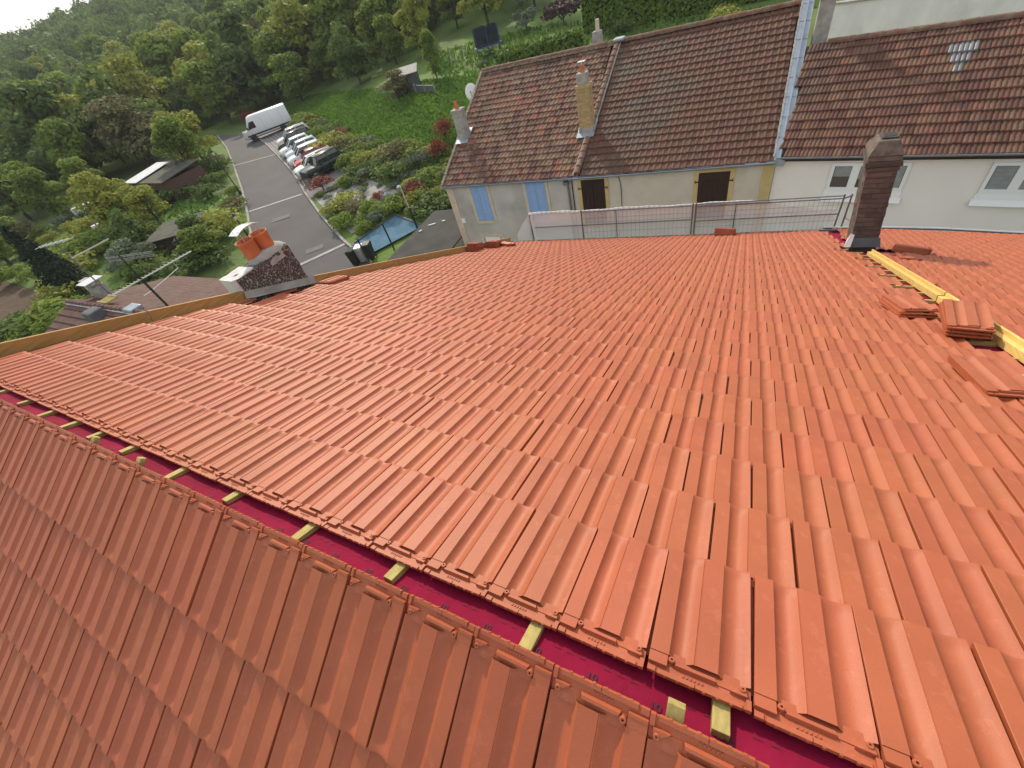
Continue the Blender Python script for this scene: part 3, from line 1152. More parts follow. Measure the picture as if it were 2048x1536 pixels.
def wave_tile(w, L, kind, depth, n=8):
    """old interlocking tile: 'single' = one roll and a pan, 'double' = two rolls"""
    us = [i / n for i in range(n + 1)]
    if kind == 'single':
        h = lambda u: depth * (math.sin(math.pi * min(1, max(0, (u - .52) / .46))) ** 1.2 if u > .52 else .12 * math.sin(2 * math.pi * u) ** 2)
    else:
        h = lambda u: depth * abs(math.sin(2 * math.pi * u)) ** .8
    V, F = [], []
    for v, dz in ((-.03, -.042), (L * .9, -.005), (L, 0)):
        for u in us:
            V.append((u * w, v, h(u) + dz))
    k = n + 1
    for j in range(2):
        for i in range(n):
            F.append((j * k + i, j * k + i + 1, (j + 1) * k + i + 1, (j + 1) * k + i))
    for u in us:
        V.append((u * w, L, h(u) - .046))
    for i in range(n):
        F.append((2 * k + i, 2 * k + i + 1, 3 * k + i + 1, 3 * k + i))
    return np.array(V), np.array(F)


def old_roof(deck, F, x0, x1, rows, w, L, kind, depth, material, seed, skip=None, smooth=True, light=None, edge=None):
    """F.ev points down the slope; v = 0 at the ridge, eave at rows*L"""
    r = random.Random(seed)
    V, Q = wave_tile(w, L, kind, depth, 8 if kind == 'single' else 12)
    me = np_mesh('old_tile', V, Q, material, smooth=True)
    me_l = np_mesh('glass_tile', V, Q, 'glass_tile', smooth=True) if light else None
    n = int(round((x1 - x0) / w))
    sl = []
    for k in range(rows):
        for i in range(n):
            x, v = x0 + i * (x1 - x0) / n, k * L
            if edge and not edge(x, v):
                continue
            if skip and skip(x, v):
                continue
            c = project([tuple(F.P(x, v)), tuple(F.P(x + w, v)), tuple(F.P(x + w, v + L)), tuple(F.P(x, v + L))])
            X, Y = c[:, 0], c[:, 1]
            a = abs(np.dot(X, np.roll(Y, 1)) - np.dot(Y, np.roll(X, 1))) / 2
            if not (-30 < X.mean() < 2080 and -30 < Y.mean()):
                a = 0
            sl.append((a, x, v))
    sl.sort(reverse=True)
    rest = []
    for j, (a, x, v) in enumerate(sl):
        jx, jv, jz, ja = r.gauss(0, .003), r.gauss(0, .005), abs(r.gauss(0, .003)), r.gauss(0, .008)
        if j < 300 or (light and (x, v) in light):
            isl = light is not None and light(x, v)
            o = obj_from('roof_tile', me_l if isl else me, deck)
            o.matrix_basis = F.M(x + jx, v + jv, jz) @ Matrix.Rotation(ja, 4, 'Z')
        else:
            A = V + np.array([x + jx, v + jv, jz])
            rest.append(np.array(F.o) + A[:, :1] * np.array(F.ex) + A[:, 1:2] * np.array(F.ev) + A[:, 2:] * np.array(F.en))
    if rest:
        VV = np.concatenate(rest)
        QQ = np.concatenate([Q + len(V) * i for i in range(len(rest))])
        R = np.repeat(np.random.RandomState(seed).rand(len(rest)), len(Q))
        o = obj_from('tile_field', np_mesh('tile_field', VV, QQ, material, R, smooth=True), deck)
        o['kind'] = 'stuff'


mat('glass_tile', (.15, .17, .19), .4, rnd=.25)


def ridge_caps(parent, a, b, n, r, m, seed):
    rr = random.Random(seed)
    a, b = Vector(a), Vector(b)
    for i in range(n):
        p, q = a + (b - a) * (i / n), a + (b - a) * ((i + 1.06) / n)
        d = (q - p).normalized()
        side = d.cross(Vector((0, 0, 1))).normalized()
        up = side.cross(d)
        k = 7
        vs = []
        for pt, rad_ in ((p, r * rr.uniform(.96, 1.04)), (q, r * 1.1)):
            for j in range(k):
                t = math.pi * (j / (k - 1)) * 1.1 - .05 * math.pi
                vs.append(pt + side * math.cos(t) * rad_ + up * math.sin(t) * rad_ + Vector((0, 0, rr.gauss(0, .004))))
        fs = [(j, j + 1, k + j + 1, k + j) for j in range(k - 1)] + [tuple(range(k, 2 * k))[::-1]]
        MB().add(vs, fs).build('ridge_tile', m, parent, smooth=False)


def shutter_pair(parent, x0, x1, z0, z1, Y, m, planks=4, frame=None, fw=.11, iron=True, y_rec=.06, Fx=None):
    """closed pair of plank shutters in a plain surround; facade plane at y = Y, facing -y"""
    w = MB()
    w.box(x0, x1, Y - .012, Y - .004, z0, z1)
    win = w.build('window', 'iron', parent)
    if frame:
        f = MB()
        f.box(x0 - fw, x0, Y - .035, Y + .02, z0 - fw, z1 + fw)
        f.box(x1, x1 + fw, Y - .035, Y + .02, z0 - fw, z1 + fw)
        f.box(x0, x1, Y - .034, Y + .02, z1, z1 + fw)
        f.box(x0 - .02, x1 + .02, Y - .055, Y + .02, z0 - fw, z0)
        f.build('window_surround', frame, win)
    xm = (x0 + x1) / 2
    for a, b in ((x0 + .006, xm - .004), (xm + .004, x1 - .006)):
        for i in range(planks):
            p, q = a + (b - a) * i / planks, a + (b - a) * (i + 1) / planks
            MB().box(p + .0025, q - .0025, Y - .042 - random.uniform(0, .004), Y - .014, z0 + .01, z1 - .008).build('shutter_plank', m, win)
        for zz in (z0 + .2 * (z1 - z0), z0 + .82 * (z1 - z0)):
            MB().box(a, b, Y - .052, Y - .045, zz - .022, zz + .022).build('shutter_ledge', m, win)
    if iron:
        for s, xx in ((-1, x0), (1, x1)):
            zz = z0 + .82 * (z1 - z0)
            h = MB()
            h.box(min(xx, xx + s * .12), max(xx, xx + s * .12), Y - .062, Y - .054, zz - .018, zz + .018)
            h.box(xx + s * .10 - .012, xx + s * .10 + .012, Y - .066, Y - .055, zz - .05, zz + .05)
            h.build('shutter_hinge', 'iron', win)
    return win


def gutter(parent, a, b, r=.07, m='zinc'):
    a, b = Vector(a), Vector(b)
    d = (b - a).normalized()
    s = d.cross(Vector((0, 0, 1))).normalized()
    vs = []
    n = 9
    for p in (a, b):
        for i in range(n):
            t = math.pi + math.pi * i / (n - 1)
            vs.append(p + s * math.cos(t) * r + Vector((0, 0, math.sin(t) * r)))
    fs = [(i, i + 1, n + i + 1, n + i) for i in range(n - 1)]
    mb = MB().add(vs, fs)
    for s_ in (-1, 1):
        mb.tube(a + s * r * s_, b + s * r * s_, .011, n=6)
    o = mb.build('gutter', m, parent)
    so = o.modifiers.new('thick', 'SOLIDIFY')
    so.thickness = .006
    return o


# ---- house with blue shutters (left end of the row)
YF = 16.0
EZ = -4.92
RISE = 6.72
RY, RZ = YF + RISE * math.cos(P26), EZ + RISE * math.sin(P26)
hA = thing('row_house', 'grey plastered end house with two pairs of blue shutters and mottled tile roof', 'house', (-8.9, 20, -10.3), group='row houses across the street')
mb = MB()
mb.prism([(-11.95, YF, -10.6), (-11.95, 28, -10.6), (-11.95, 28, EZ + .02), (-11.95, RY, RZ - .2), (-11.95, YF, EZ - .06)], (6.14, 0, 0))
mb.build('wall', 'plaster_grey', hA)
mb = MB()
mb.box(-11.96, -11.62, YF - .03, YF + .3, -10.6, EZ - .06)
mb.build('corner_quoin', 'stone_corner', hA)
shutter_pair(hA, -10.66, -9.80, -6.72, -5.10, YF, 'paint_blue', 4, 'trim_cream', .13, False)
shutter_pair(hA, -7.88, -6.97, -6.72, -5.12, YF, 'paint_blue', 4, 'trim_cream', .12, False)
# lower window with half-lowered blind
mb = MB().box(-10.66, -9.72, YF - .010, YF - .003, -8.9, -7.55)
w = mb.build('window', 'glass', hA)
f = MB()
f.box(-10.82, -10.66, YF - .035, YF + .02, -9.0, -7.40)
f.box(-9.72, -9.58, YF - .035, YF + .02, -9.0, -7.40)
f.box(-10.66, -9.72, YF - .034, YF + .02, -7.55, -7.40)
f.build('window_surround', 'trim_cream', w)
MB().box(-10.62, -9.76, YF - .026, YF - .012, -7.80, -7.56).build('roller_blind', 'pvc', w)
f = MB()
f.box(-10.62, -10.56, YF - .022, YF - .012, -8.9, -7.80)
f.box(-9.82, -9.76, YF - .022, YF - .012, -8.9, -7.80)
f.box(-10.22, -10.16, YF - .022, YF - .012, -8.9, -7.80)
f.build('window_frame', 'pvc', w)
MB().box(-11.62, -11.42, YF - .09, YF, -6.78, -6.56).build('meter_box', 'plastic_white', hA, bevel=.01)
FA = Frame((0, RY, RZ), (1, 0, 0), (0, -math.cos(P26), -math.sin(P26)))
FAm = Frame((0, RY, RZ), (-1, 0, 0), (0, -math.cos(P26), -math.sin(P26)))
# frame with ex = -x keeps the normal upward; roof coordinates use x -> -x
mb = MB()
FAm.slab(mb, [(5.55, 0), (12.12, 0), (12.12, RISE + .12), (5.70, RISE + .12)], -.14, -.045)
dA = mb.build('roof', 'timber_dark', hA)
old_roof(dA, FAm, 5.55, 12.10, 21, .205, RISE / 20.7, 'single', .034, 'clay_old_mixed', 5, skip=lambda x, v: (5.25 < x < 5.9 and 3.5 < v < 4.0))
mb = MB()
FB_ = Frame((0, RY, RZ), (1, 0, 0), (0, math.cos(P26), -math.sin(P26)))
FB_.slab(mb, [(-12.12, 0), (1.3, 0), (1.3, RISE + .1), (-12.12, RISE + .1)], -.12, .0)
mb.build('rear_roof', 'clay_old_brown', hA)
ridge_caps(dA, (-12.05, RY, RZ + .0), (-5.4, RY, RZ - .0), 20, .115, 'clay_ridge', 3)
# lumpy mortar bedding along the ridge and verge
mb = MB()
rr = random.Random(9)
for i in range(66):
    x = -12.0 + i * .1
    mb.bar((x, RY - .13 + rr.gauss(0, .012), RZ - .025 + rr.gauss(0, .008)), (x + .105, RY - .13 + rr.gauss(0, .012), RZ - .025 + rr.gauss(0, .008)), .10, .06)
mb.build('ridge_mortar', 'lichen_mortar', dA)
mb = MB()
for i in range(34):
    v = i * .2
    a, b = FAm.P(12.10 + rr.gauss(0, .01), v, .0), FAm.P(12.10 + rr.gauss(0, .01), v + .2, .0)
    mb.bar(a, b, .12, .09 + rr.gauss(0, .01), FAm.en)
mb.build('verge_mortar', 'lichen_mortar', dA)
gutter(hA, (-12.15, YF - .14, EZ - .07), (-5.85, YF - .14, EZ - .07))
mb = MB()
mb.pipe([(-5.98, YF - .14, EZ - .12), (-5.98, YF - .06, EZ - .30), (-5.94, YF - .055, EZ - .36), (-5.94, YF - .055, -10.3)], .045, 8)
mb.box(-6.10, -5.88, YF - .2, YF - .03, EZ - .34, EZ - .22)
mb.build('downpipe', 'steel', hA)
MB().tube((-5.77, YF - .03, EZ - .1), (-5.77, YF - .03, -10.2), .02).build('downpipe', 'iron', hA)


def house_chimney(parent, F, x, v, w, d, h, m, cap, potm, poth, label, bricks=None, lip=.03):
    b = F.P(x, v, 0)
    x0, x1, y0, y1 = b.x - w / 2, b.x + w / 2, b.y - d / 2, b.y + d / 2
    zb = b.z - .5
    zt = b.z + h
    mb = MB().box(x0, x1, y0, y1, zb, zt - .12)
    c = mb.build('chimney', m, parent)
    c['label'] = label
    MB().box(x0 - lip, x1 + lip, y0 - lip, y1 + lip, zt - .12, zt).build('chimney_cap', cap, c, bevel=.015)
    mb = MB()
    mb.lathe([(.10, 0), (.095, poth * .6), (.08, poth), (.065, poth), (.06, .02)], (b.x, b.y, zt), 12)
    mb.build('chimney_pot', potm, c)
    # zinc skirt
    s = MB()
    cw_ = w / 2 + .11
    for (ax, av, bx, bv) in ((-cw_, -d / 2 - .14, cw_, -d / 2 + .05), (-cw_, d / 2 - .05, cw_, d / 2 + .22), (-cw_, -d / 2, -w / 2, d / 2), (w / 2, -d / 2, cw_, d / 2)):
        F.slab(s, [(x + ax, v + av / math.cos(P26)), (x + bx, v + av / math.cos(P26)), (x + bx, v + bv / math.cos(P26)), (x + ax, v + bv / math.cos(P26))], .03, .05)
    s.build('flashing', 'zinc', c)
    return c, (x0, x1, y0, y1, b.z, zt)


cB, e = house_chimney(hA, FAm, 5.60, 4.50, .50, .42, 1.55, 'mortar_pale', 'brick_yellow', 'clay_pot', .12, 'yellow brick chimney with concrete neck at the seam between two roofs')
x0, x1, y0, y1, zb, zt = e
rb = random.Random(8)
z = zb + .12
row = 0
while z < zt - .14:
    h = .062
    for face in (0, 1, 2, 3):
        L = (x1 - x0) if face in (0, 2) else (y1 - y0)
        a = -.11 * (row % 2)
        while a < L:
            b0, b1 = max(a, 0), min(a + .215, L)
            a += .225
            if b1 - b0 < .03:
                continue
            mb = MB()
            p = .010 + rb.uniform(-.002, .003)
            if face == 0:
                mb.box(x0 + b0, x0 + b1, y0 - p, y0 + .02, z, z + h)
            elif face == 2:
                mb.box(x0 + b0, x0 + b1, y1 - .02, y1 + p, z, z + h)
            elif face == 1:
                mb.box(x1 - .02, x1 + p, y0 + b0, y0 + b1, z, z + h)
            else:
                mb.box(x0 - p, x0 + .02, y0 + b0, y0 + b1, z, z + h)
            mb.build('brick', 'brick_yellow', cB)
    z += h + .011
    row += 1
MB().box(x0 + .04, x1 - .06, y0 + .04, y1 - .04, zt, zt + .36).build('chimney_neck', 'concrete', cB, bevel=.012)
mb = MB().lathe([(.09, .36), (.085, .56), (.07, .56), (.065, .4)], ((x0 + x1) / 2, (y0 + y1) / 2, zt), 12)
mb.build('chimney_pot', 'clay_pot', cB)
mb = MB().tube(((x0 + x1) / 2, (y0 + y1) / 2, zt + .56), ((x0 + x1) / 2, (y0 + y1) / 2, zt + .68), .02)
mb.box((x0 + x1) / 2 - .14, (x0 + x1) / 2 + .14, (y0 + y1) / 2 - .12, (y0 + y1) / 2 + .12, zt + .68, zt + .70)
mb.build('chimney_cowl', 'cowl_metal', cB)
MB().box(x0 - .03, x1 + .03, y0 - .03, y1 + .03, zb - .25, zb + .11).build('chimney_foot', 'concrete', cB, bevel=.01)
house_chimney(hA, FAm, 11.78, 3.98, .46, .46, 1.12, 'concrete', 'concrete', 'clay_pot', .30, 'grey rendered chimney with one orange pot at the left verge')
# stub chimney behind the ridge
mb = MB().box(-6.55, -6.17, RY + .5, RY + .85, RZ - .6, RZ + .45)
c2 = mb.build('chimney', 'concrete', hA, bevel=.02)
c2['label'] = 'small grey chimney stub behind the ridge'
MB().box(-6.40, -6.26, RY + .6, RY + .74, RZ + .45, RZ + .85).build('chimney_pot', 'trim_cream', c2)
# satellite dish on the verge
dsh = thing('satellite_dish', 'white satellite dish fixed to the left verge of the mottled tile roof', 'dish', (-12.42, 21.1, -2.55))
mb = MB()
n = 18
vs, fs = [], []
for j, t in enumerate((0, .33, .66, 1.)):
    for i in range(n):
        a = 2 * math.pi * i / n
        vs.append((t * .31 * math.cos(a), -.08 * t * t + .1, t * .37 * math.sin(a)))
for j in range(3):
    for i in range(n):
        k = (i + 1) % n
        fs.append((j * n + i, j * n + k, (j + 1) * n + k, (j + 1) * n + i))
mb.add(vs, fs)
d_ = mb.build('reflector', 'plastic_white', dsh, smooth=True, world=False)
so = d_.modifiers.new('thick', 'SOLIDIFY')
so.thickness = .015
mb = MB().tube((0, .1, -.05), (.30, .35, -.35), .022)
mb.build('bracket', 'steel', dsh, world=False)
mb = MB().tube((0, .05, -.42), (0, -.38, -.05), .012)
mb.tube((0, -.38, -.05), (0, -.30, -.02), .03)
mb.build('receiver_arm', 'steel', dsh, world=False)
dsh.rotation_euler = (rad(-18), 0, rad(25))

# ---- middle house with brown shutters
hB = thing('row_house', 'middle house with two pairs of dark brown shutters and plain dark tile roof', 'house', (-2.3, 20, -10.3), group='row houses across the street')
mb = MB()
mb.prism([(-5.80, YF + .004, -10.6), (-5.80, 28, -10.6), (-5.80, 28, EZ + .02), (-5.80, RY, RZ - .2), (-5.80, YF + .004, EZ - .06)], (7.06, 0, 0))
mb.build('wall', 'plaster_beige', hB)
MB().box(.93, 1.25, YF - .022, YF + .1, -10.6, EZ - .12).build('corner_quoin', 'trim_yellow', hB)
shutter_pair(hB, -5.40, -4.44, -6.95, -5.16, YF, 'paint_brown', 3, 'trim_yellow', .14, True)
shutter_pair(hB, -1.04, -.04, -6.90, -5.20, YF, 'paint_brown', 3, 'trim_yellow', .15, True)
mb = MB()
pt = [(-3.93, YF - .02, -5.05), (-3.84, YF - .02, -5.3), (-3.80, YF - .02, -5.6), (-3.80, YF - .02, -7.2)]
mb.pipe(pt, .014)
mb.build('wall_cable', 'iron', hB)
mb = MB()
FAm.slab(mb, [(-1.42, 0), (5.15, 0), (5.50, RISE + .12), (-1.18, RISE + .12)], -.14, -.045)
dB = mb.build('roof', 'timber_dark', hB)
seam = lambda v: 5.10 + .035 * v + .08
oldB = lambda x, v: x + .22 < seam(v)
old_roof(dB, FAm, -1.42, 5.40, 21, .213, RISE / 20.7, 'single', .030, 'clay_old_brown', 6, edge=lambda x, v: x + .213 < seam(v) + .12 and x > -1.44 + .033 * v)
ridge_caps(dB, (-5.1, RY, RZ + .0), (1.45, RY, RZ), 17, .11, 'clay_ridge', 13)
# rounded seam tiles between the two roofs with a mortar fillet
rr = random.Random(3)
for i in range(19):
    v0, v1 = .15 + i * .347, .15 + (i + 1.08) * .347
    if 4.1 < v0 < 4.75:
        continue
    a, b = FAm.P(5.28 + .036 * v0, v0, .02), FAm.P(5.28 + .036 * v1, v1, .045)
    d = (b - a).normalized()
    sd_ = d.cross(FAm.en).normalized()
    vs = []
    for pt_, r_ in ((a, .105), (b, .12)):
        for j in range(7):
            t = math.pi * j / 6
            vs.append(pt_ + sd_ * math.cos(t) * r_ + FAm.en * math.sin(t) * r_)
    MB().add(vs, [(j, j + 1, 8 + j, 7 + j) for j in range(6)] + [tuple(range(7, 14))]).build('seam_tile', 'clay_ridge', dB)
for s_, x_ in ((1, 5.41), (-1, 5.15)):
    mb = MB()
    for i in range(22):
        v0, v1 = i * .31, (i + 1) * .31
        if (s_ > 0 and v0 < 4.4) or (s_ < 0 and v1 > 4.9):
            continue
        mb.bar(FAm.P(x_ + .036 * v0, v0, .03 + rr.gauss(0, .006)), FAm.P(x_ + .036 * v1, v1, .03), .045, .05, FAm.en)
    if mb.v:
        mb.build('seam_mortar', 'concrete', dB)
MB().box(-5.42, -4.98, RY - .25, RY + .15, RZ + .03, RZ + .16).build('ridge_saddle', 'zinc', dB, bevel=.05)
gutter(hB, (-5.86, YF - .14, EZ - .09), (1.28, YF - .14, EZ - .05))

# ---- right-hand house: white facade turned towards us, lower roof
dC = Vector((6.6 - 1.26, 15.05 - 16, 0)).normalized()
nC = Vector((-dC.y, dC.x, 0))          # away from the street
OC = Vector((1.26, 16.0, -4.79))
RC_ = 4.45
hC = thing('row_house', 'white house with plastic windows at the right end and low tiled roof', 'house', (5, 18, -10.3), group='row houses across the street')
PC = lambda s, d, z: OC + dC * s + nC * d + Vector((0, 0, z))
mb = MB()
mb.prism([PC(0, .1, -5.9), PC(0, 8.0, -5.9), PC(0, 8.0, -.02), PC(0, RC_ * math.cos(P26), RC_ * math.sin(P26) - .2), PC(0, .1, -.06)], dC * 11)
mb.build('wall', 'plaster_white', hC)


def pvc_window(parent, s0, s1, z0, z1, sill=.32, label=None, lights=2):
    g = MB().prism([PC(s0, .085, z0), PC(s1, .085, z0), PC(s1, .085, z1), PC(s0, .085, z1)], nC * .01)
    w = g.build('window', 'glass', parent)
    f = MB()
    t = .085

    def fr(a, b, c, d, q=.045):
        f.prism([PC(a, q, c), PC(b, q, c), PC(b, q, d), PC(a, q, d)], nC * .036)
    fr(s0, s0 + t, z0, z1)
    fr(s1 - t, s1, z0, z1)
    fr(s0 + t, s1 - t, z0, z0 + t + .02)
    fr(s0 + t, s1 - t, z1 - t, z1)
    n = lights
    for i in range(1, n):
        m_ = s0 + (s1 - s0) * i / n
        fr(m_ - .10, m_ + .10, z0 + t + .02, z1 - t)
    f.build('window_frame', 'pvc', w)
    for i in range(n):
        a = s0 + (s1 - s0) * i / n + .10
        b = s0 + (s1 - s0) * (i + 1) / n - .10
        bl = MB()
        k = 0
        z = z1 - .07
        stop = z0 + (z1 - z0) * ((.52, .45, .0, .0)[i % 4] if s0 < 3 else .04)
        while z > stop:
            bl.prism([PC(a, .080, z - .028), PC(b, .080, z - .028), PC(b, .083, z), PC(a, .083, z)], nC * .001)
            z -= .034
        if bl.v:
            bl.build('blind', 'blind', w)
    # plaster lintel box and broad white sill panel
    r_ = MB()
    r_.prism([PC(s0 - .05, .078, z1), PC(s1 + .05, .078, z1), PC(s1 + .05, .078, z1 + .07), PC(s0 - .05, .078, z1 + .07)], nC * .03)
    r_.build('lintel_box', 'plaster_white', w)
    sl = MB()
    sl.prism([PC(s0 - .02, .03, z0 - .17), PC(s1 + .02, .03, z0 - .17), PC(s1 + .02, .05, z0), PC(s0 - .02, .05, z0)], nC * .06)
    sl.prism([PC(s0 - .06, -.03, z0 - sill), PC(s1 + .06, -.03, z0 - sill), PC(s1 + .06, .03, z0 - .172), PC(s0 - .06, .03, z0 - .172)], nC * .08)
    sl.build('window_sill', 'pvc', w)
    return w


pvc_window(hC, 1.54, 3.42, -1.15, -.32, lights=3)
pvc_window(hC, 5.05, 6.9, -1.15, -.34, lights=3)
pvc_window(hC, 8.2, 10, -1.15, -.34)
FC = Frame(PC(0, RC_ * math.cos(P26), RC_ * math.sin(P26)), -dC, -nC * math.cos(P26) + Vector((0, 0, -math.sin(P26))))
mb = MB()
FC.slab(mb, [(-10.9, 0), (.34, 0), (-.06, RC_ + .16), (-10.9, RC_ + .16)], -.12, -.045)
dCk = mb.build('roof', 'timber_dark', hC)


def glass_here(x, v):
    k = round(v / (RC_ / 12.6))
    s = -x
    return (k == 2 and 3.35 < s < 4.3) or (k == 3 and 3.5 < s < 4.15) or (k == 4 and 3.65 < s < 4.0)


old_roof(dCk, FC, -10.9, .45, 13, .213, RC_ / 12.6, 'double', .030, 'clay_old_roman', 7, light=None, edge=lambda x, v: x + .213 < .40 - .42 * v / RC_)
mb = MB()
V_, Q_ = wave_tile(.213, RC_ / 12.6, 'double', .030, 12)
meg = np_mesh('glass_tile', V_, Q_, 'glass_tile', smooth=True)
for k, ss in ((1, (-3.80, -3.59, -3.37)), (2, (-3.70, -3.48)), (3, (-3.60,))):
    for s_ in ss:
        o = obj_from('glass_tile', meg, dCk)
        o.matrix_basis = FC.M(s_ - .213 * 1.0, (k + 1.0) * RC_ / 12.6 + .012, .012)
ridge_caps(dCk, PC(.25, RC_ * math.cos(P26), RC_ * math.sin(P26) - .01), PC(10.9, RC_ * math.cos(P26), RC_ * math.sin(P26) - .01), 30, .10, 'clay_ridge', 23)
mb = MB()
FCb = Frame(PC(0, RC_ * math.cos(P26), RC_ * math.sin(P26)), dC, nC * math.cos(P26) + Vector((0, 0, -math.sin(P26))))
FCb.slab(mb, [(0, 0), (10.9, 0), (10.9, RC_ + .1), (0, RC_ + .1)], -.1, 0)
mb.build('rear_roof', 'clay_old_brown', hC)
gutter(hC, PC(.0, -.06, -.06), PC(11, -.06, -.06), .075, 'zinc')
MB().bar(PC(0, .02, -.16), PC(11, .02, -.16), .10, .12).build('fascia_board', 'timber_dark', hC)
# tall zinc-clad party upstand between the middle and the white house
mb = MB()
top = FAm.P(-1.42, 0, .06)
bot = FAm.P(-1.20, RISE + .1, .06)
vs = [FAm.P(-1.34, -.1, .10), FAm.P(-1.68, -.1, .10), FAm.P(-1.50, RISE + .12, .08), FAm.P(-1.18, RISE + .12, .08)]
low_ = [p + Vector((0, 0, q)) for p, q in zip(vs, (-1.2, -1.4, -.22, -.22))]
mb.add(vs + low_, [(0, 1, 2, 3), (0, 4, 5, 1), (1, 5, 6, 2), (2, 6, 7, 3), (3, 7, 4, 0)])
up = mb.build('party_flashing', 'zinc', hB)
for i in range(8):
    v = .2 + i * .82
    MB().bar(FAm.P(-1.33 + .02 * i, v, .107), FAm.P(-1.66 + .02 * i, v + .03, .107), .02, .006, FAm.en).build('flashing_seam', 'zinc', up)
mb = MB()
mb.bar(FAm.P(-1.50, -.1, .125), FAm.P(-1.33, RISE + .1, .105), .05, .04, FAm.en)
mb.build('standing_seam', 'zinc', up)
mb = MB()
rr = random.Random(5)
for i in range(60):
    v = i * .112
    mb.bar(FAm.P(-1.31 + .021 * v + rr.gauss(0, .006), v, .085), FAm.P(-1.31 + .021 * v + rr.gauss(0, .006), v + .12, .085), .05, .04, FAm.en)
mb.build('mortar_edge', 'concrete', up)
# flue pipe and block chimney behind the upstand
c3 = MB().box(1.78, 2.22, 20.4, 20.85, -3.4, -1.75).build('chimney', 'concrete', hC, bevel=.02)
c3['label'] = 'rendered chimney block with flue pipe beside the zinc upstand'
MB().box(1.72, 2.28, 20.34, 20.91, -1.745, -1.67).build('chimney_cap', 'aluminium', c3)
MB().tube((1.96, 20.6, -1.67), (1.96, 20.6, -.55), .085, n=14).build('flue_pipe', 'clay_left', c3)
MB().pipe([(1.9, 20.5, -1.0), (1.55, 20.8, -1.25), (1.2, 21.0, -1.6)], .012).build('flue_stay', 'steel', c3)

# retaining wall up the slope behind, and its grass edge
rw = MB()
rw.prism([(2.6, 33, -7.4), (14, 32.0, -7.4), (14, 32.0, -4.35), (10.0, 32.3, -4.40), (2.6, 33, -3.95)], (.0, .3, 0))
rw = tag(rw.build('retaining_wall', 'plaster_retaining'), 'pale weathered retaining wall behind the white house roof', 'wall')
cp = MB().bar((2.55, 33.15, -3.90), (10.0, 32.45, -4.35), .42, .07)
cp.build('coping', 'concrete', rw)

# ------------------------------------------------------------------ guard rail with debris netting along our eave
gd = Vector((7.54, 1.97, 0)).normalized()
gn = Vector((-gd.y, gd.x, 0))
G0 = Vector((-4.41, 9.14, 0))


def G(s, z, o=0.):
    p = G0 + gd * s + gn * o
    return Vector((p.x, p.y, z))


ztop = lambda s: -3.20 - .71 * s / 7.16
rail = thing('guard_rail', 'scaffold guard rail with mesh panels and white netting along the eave', 'guard rail', (-1, 10.1, -5.2))
for s in (.0, 1.33, 3.98, 4.05, 7.14, 7.30):
    h0 = .05 if s > 1 else -.02
    MB().tube(G(s, ztop(s) - 1.6), G(s + (.02 if s < 7.2 else 0), ztop(s) + h0), .018, n=8).build('post', 'steel', rail)
for s in (2.2, 4.95):
    MB().tube(G(s, ztop(s) - 1.6), G(s, ztop(s) - .02), .013, n=6).build('post', 'steel', rail)
for a, b, dz in ((1.33, 3.97, -.01), (1.33, 3.97, -.36), (4.05, 7.14, .02), (4.05, 7.14, -.04), (4.05, 7.14, -.40), (0, 1.33, -.36)):
    MB().tube(G(a, ztop(a) + dz), G(b, ztop(b) + dz), .014, n=8).build('rail', 'steel', rail)
for a, b in ((1.36, 3.95), (4.08, 7.12)):
    mb = MB()
    s = a
    while s < b:
        mb.tube(G(s, ztop(s) - .01, -.012), G(s, ztop(s) - 1.1, -.012), .003, n=4, cap=False)
        s += .10
    for dz in (-.18, -.30, -.55, -.75, -.95):
        mb.tube(G(a, ztop(a) + dz, -.012), G(b, ztop(b) + dz, -.012), .003, n=4, cap=False)
    o = mb.build('mesh_panel', 'steel', rail)
    o['kind'] = 'stuff'
rr = random.Random(21)


def net_sheet(pts_top, pts_bot, k=10):
    V, F = [], []
    for a, b in zip(pts_top, pts_bot):
        for j in range(k + 1):
            p = a + (b - a) * j / k
            V.append(p + gn * rr.gauss(0, .012))
    n = len(pts_top)
    for i in range(n - 1):
        for j in range(k):
            F.append((i * (k + 1) + j, (i + 1) * (k + 1) + j, (i + 1) * (k + 1) + j + 1, i * (k + 1) + j + 1))
    return MB().add(V, F)


ss = np.linspace(0, 7.1, 60)
drop = lambda s: 0. if s < 5.6 else -.30 * min(1, (s - 5.6) / 1.2) ** .8
net_sheet([G(s, ztop(s) - .015 + .012 * math.sin(s * 3.1) + drop(s), .05) for s in ss], [G(s, ztop(s) - 1.5, .06 + .03 * math.sin(s * 2)) for s in ss]).build('netting', 'debris_net', rail, smooth=True)
net_sheet([G(0, ztop(0), .05), G(-.18, ztop(0) - .16, -.15), G(-.32, ztop(0) - .33, -.35)], [G(0, ztop(0) - 1.2, .05), G(-.18, ztop(0) - 1.2, -.15), G(-.30, ztop(0) - .9, -.35)]).build('netting', 'debris_net', rail, smooth=True)
mb = MB()
for a, b in zip(ss[:-1], ss[1:]):
    if a < 5.6:
        mb.bar(G(a, ztop(a) + .012 * math.sin(a * 3.1), .03), G(b, ztop(b) + .012 * math.sin(b * 3.1), .03), .03, .055 + .012 * math.sin(a * 9))
mb.build('net_hem', 'net_white', rail, smooth=True)
MB().tube(G(.06, ztop(0) - .05), G(.10, ztop(0) - 1.3), .045, n=10).build('corner_post', 'net_white', rail)
mb = MB().pipe([G(7.30, ztop(7.3) - .12), G(7.55, ztop(7.3) - .30), G(7.85, ztop(7.3) - .50)], .016, 8)
mb.pipe([G(7.30, ztop(7.3) - .30), G(7.32, ztop(7.3) - .50), G(7.60, ztop(7.3) - .72), G(7.9, ztop(7.3) - .78)], .014, 8)
mb.build('end_brace', 'aluminium', rail)
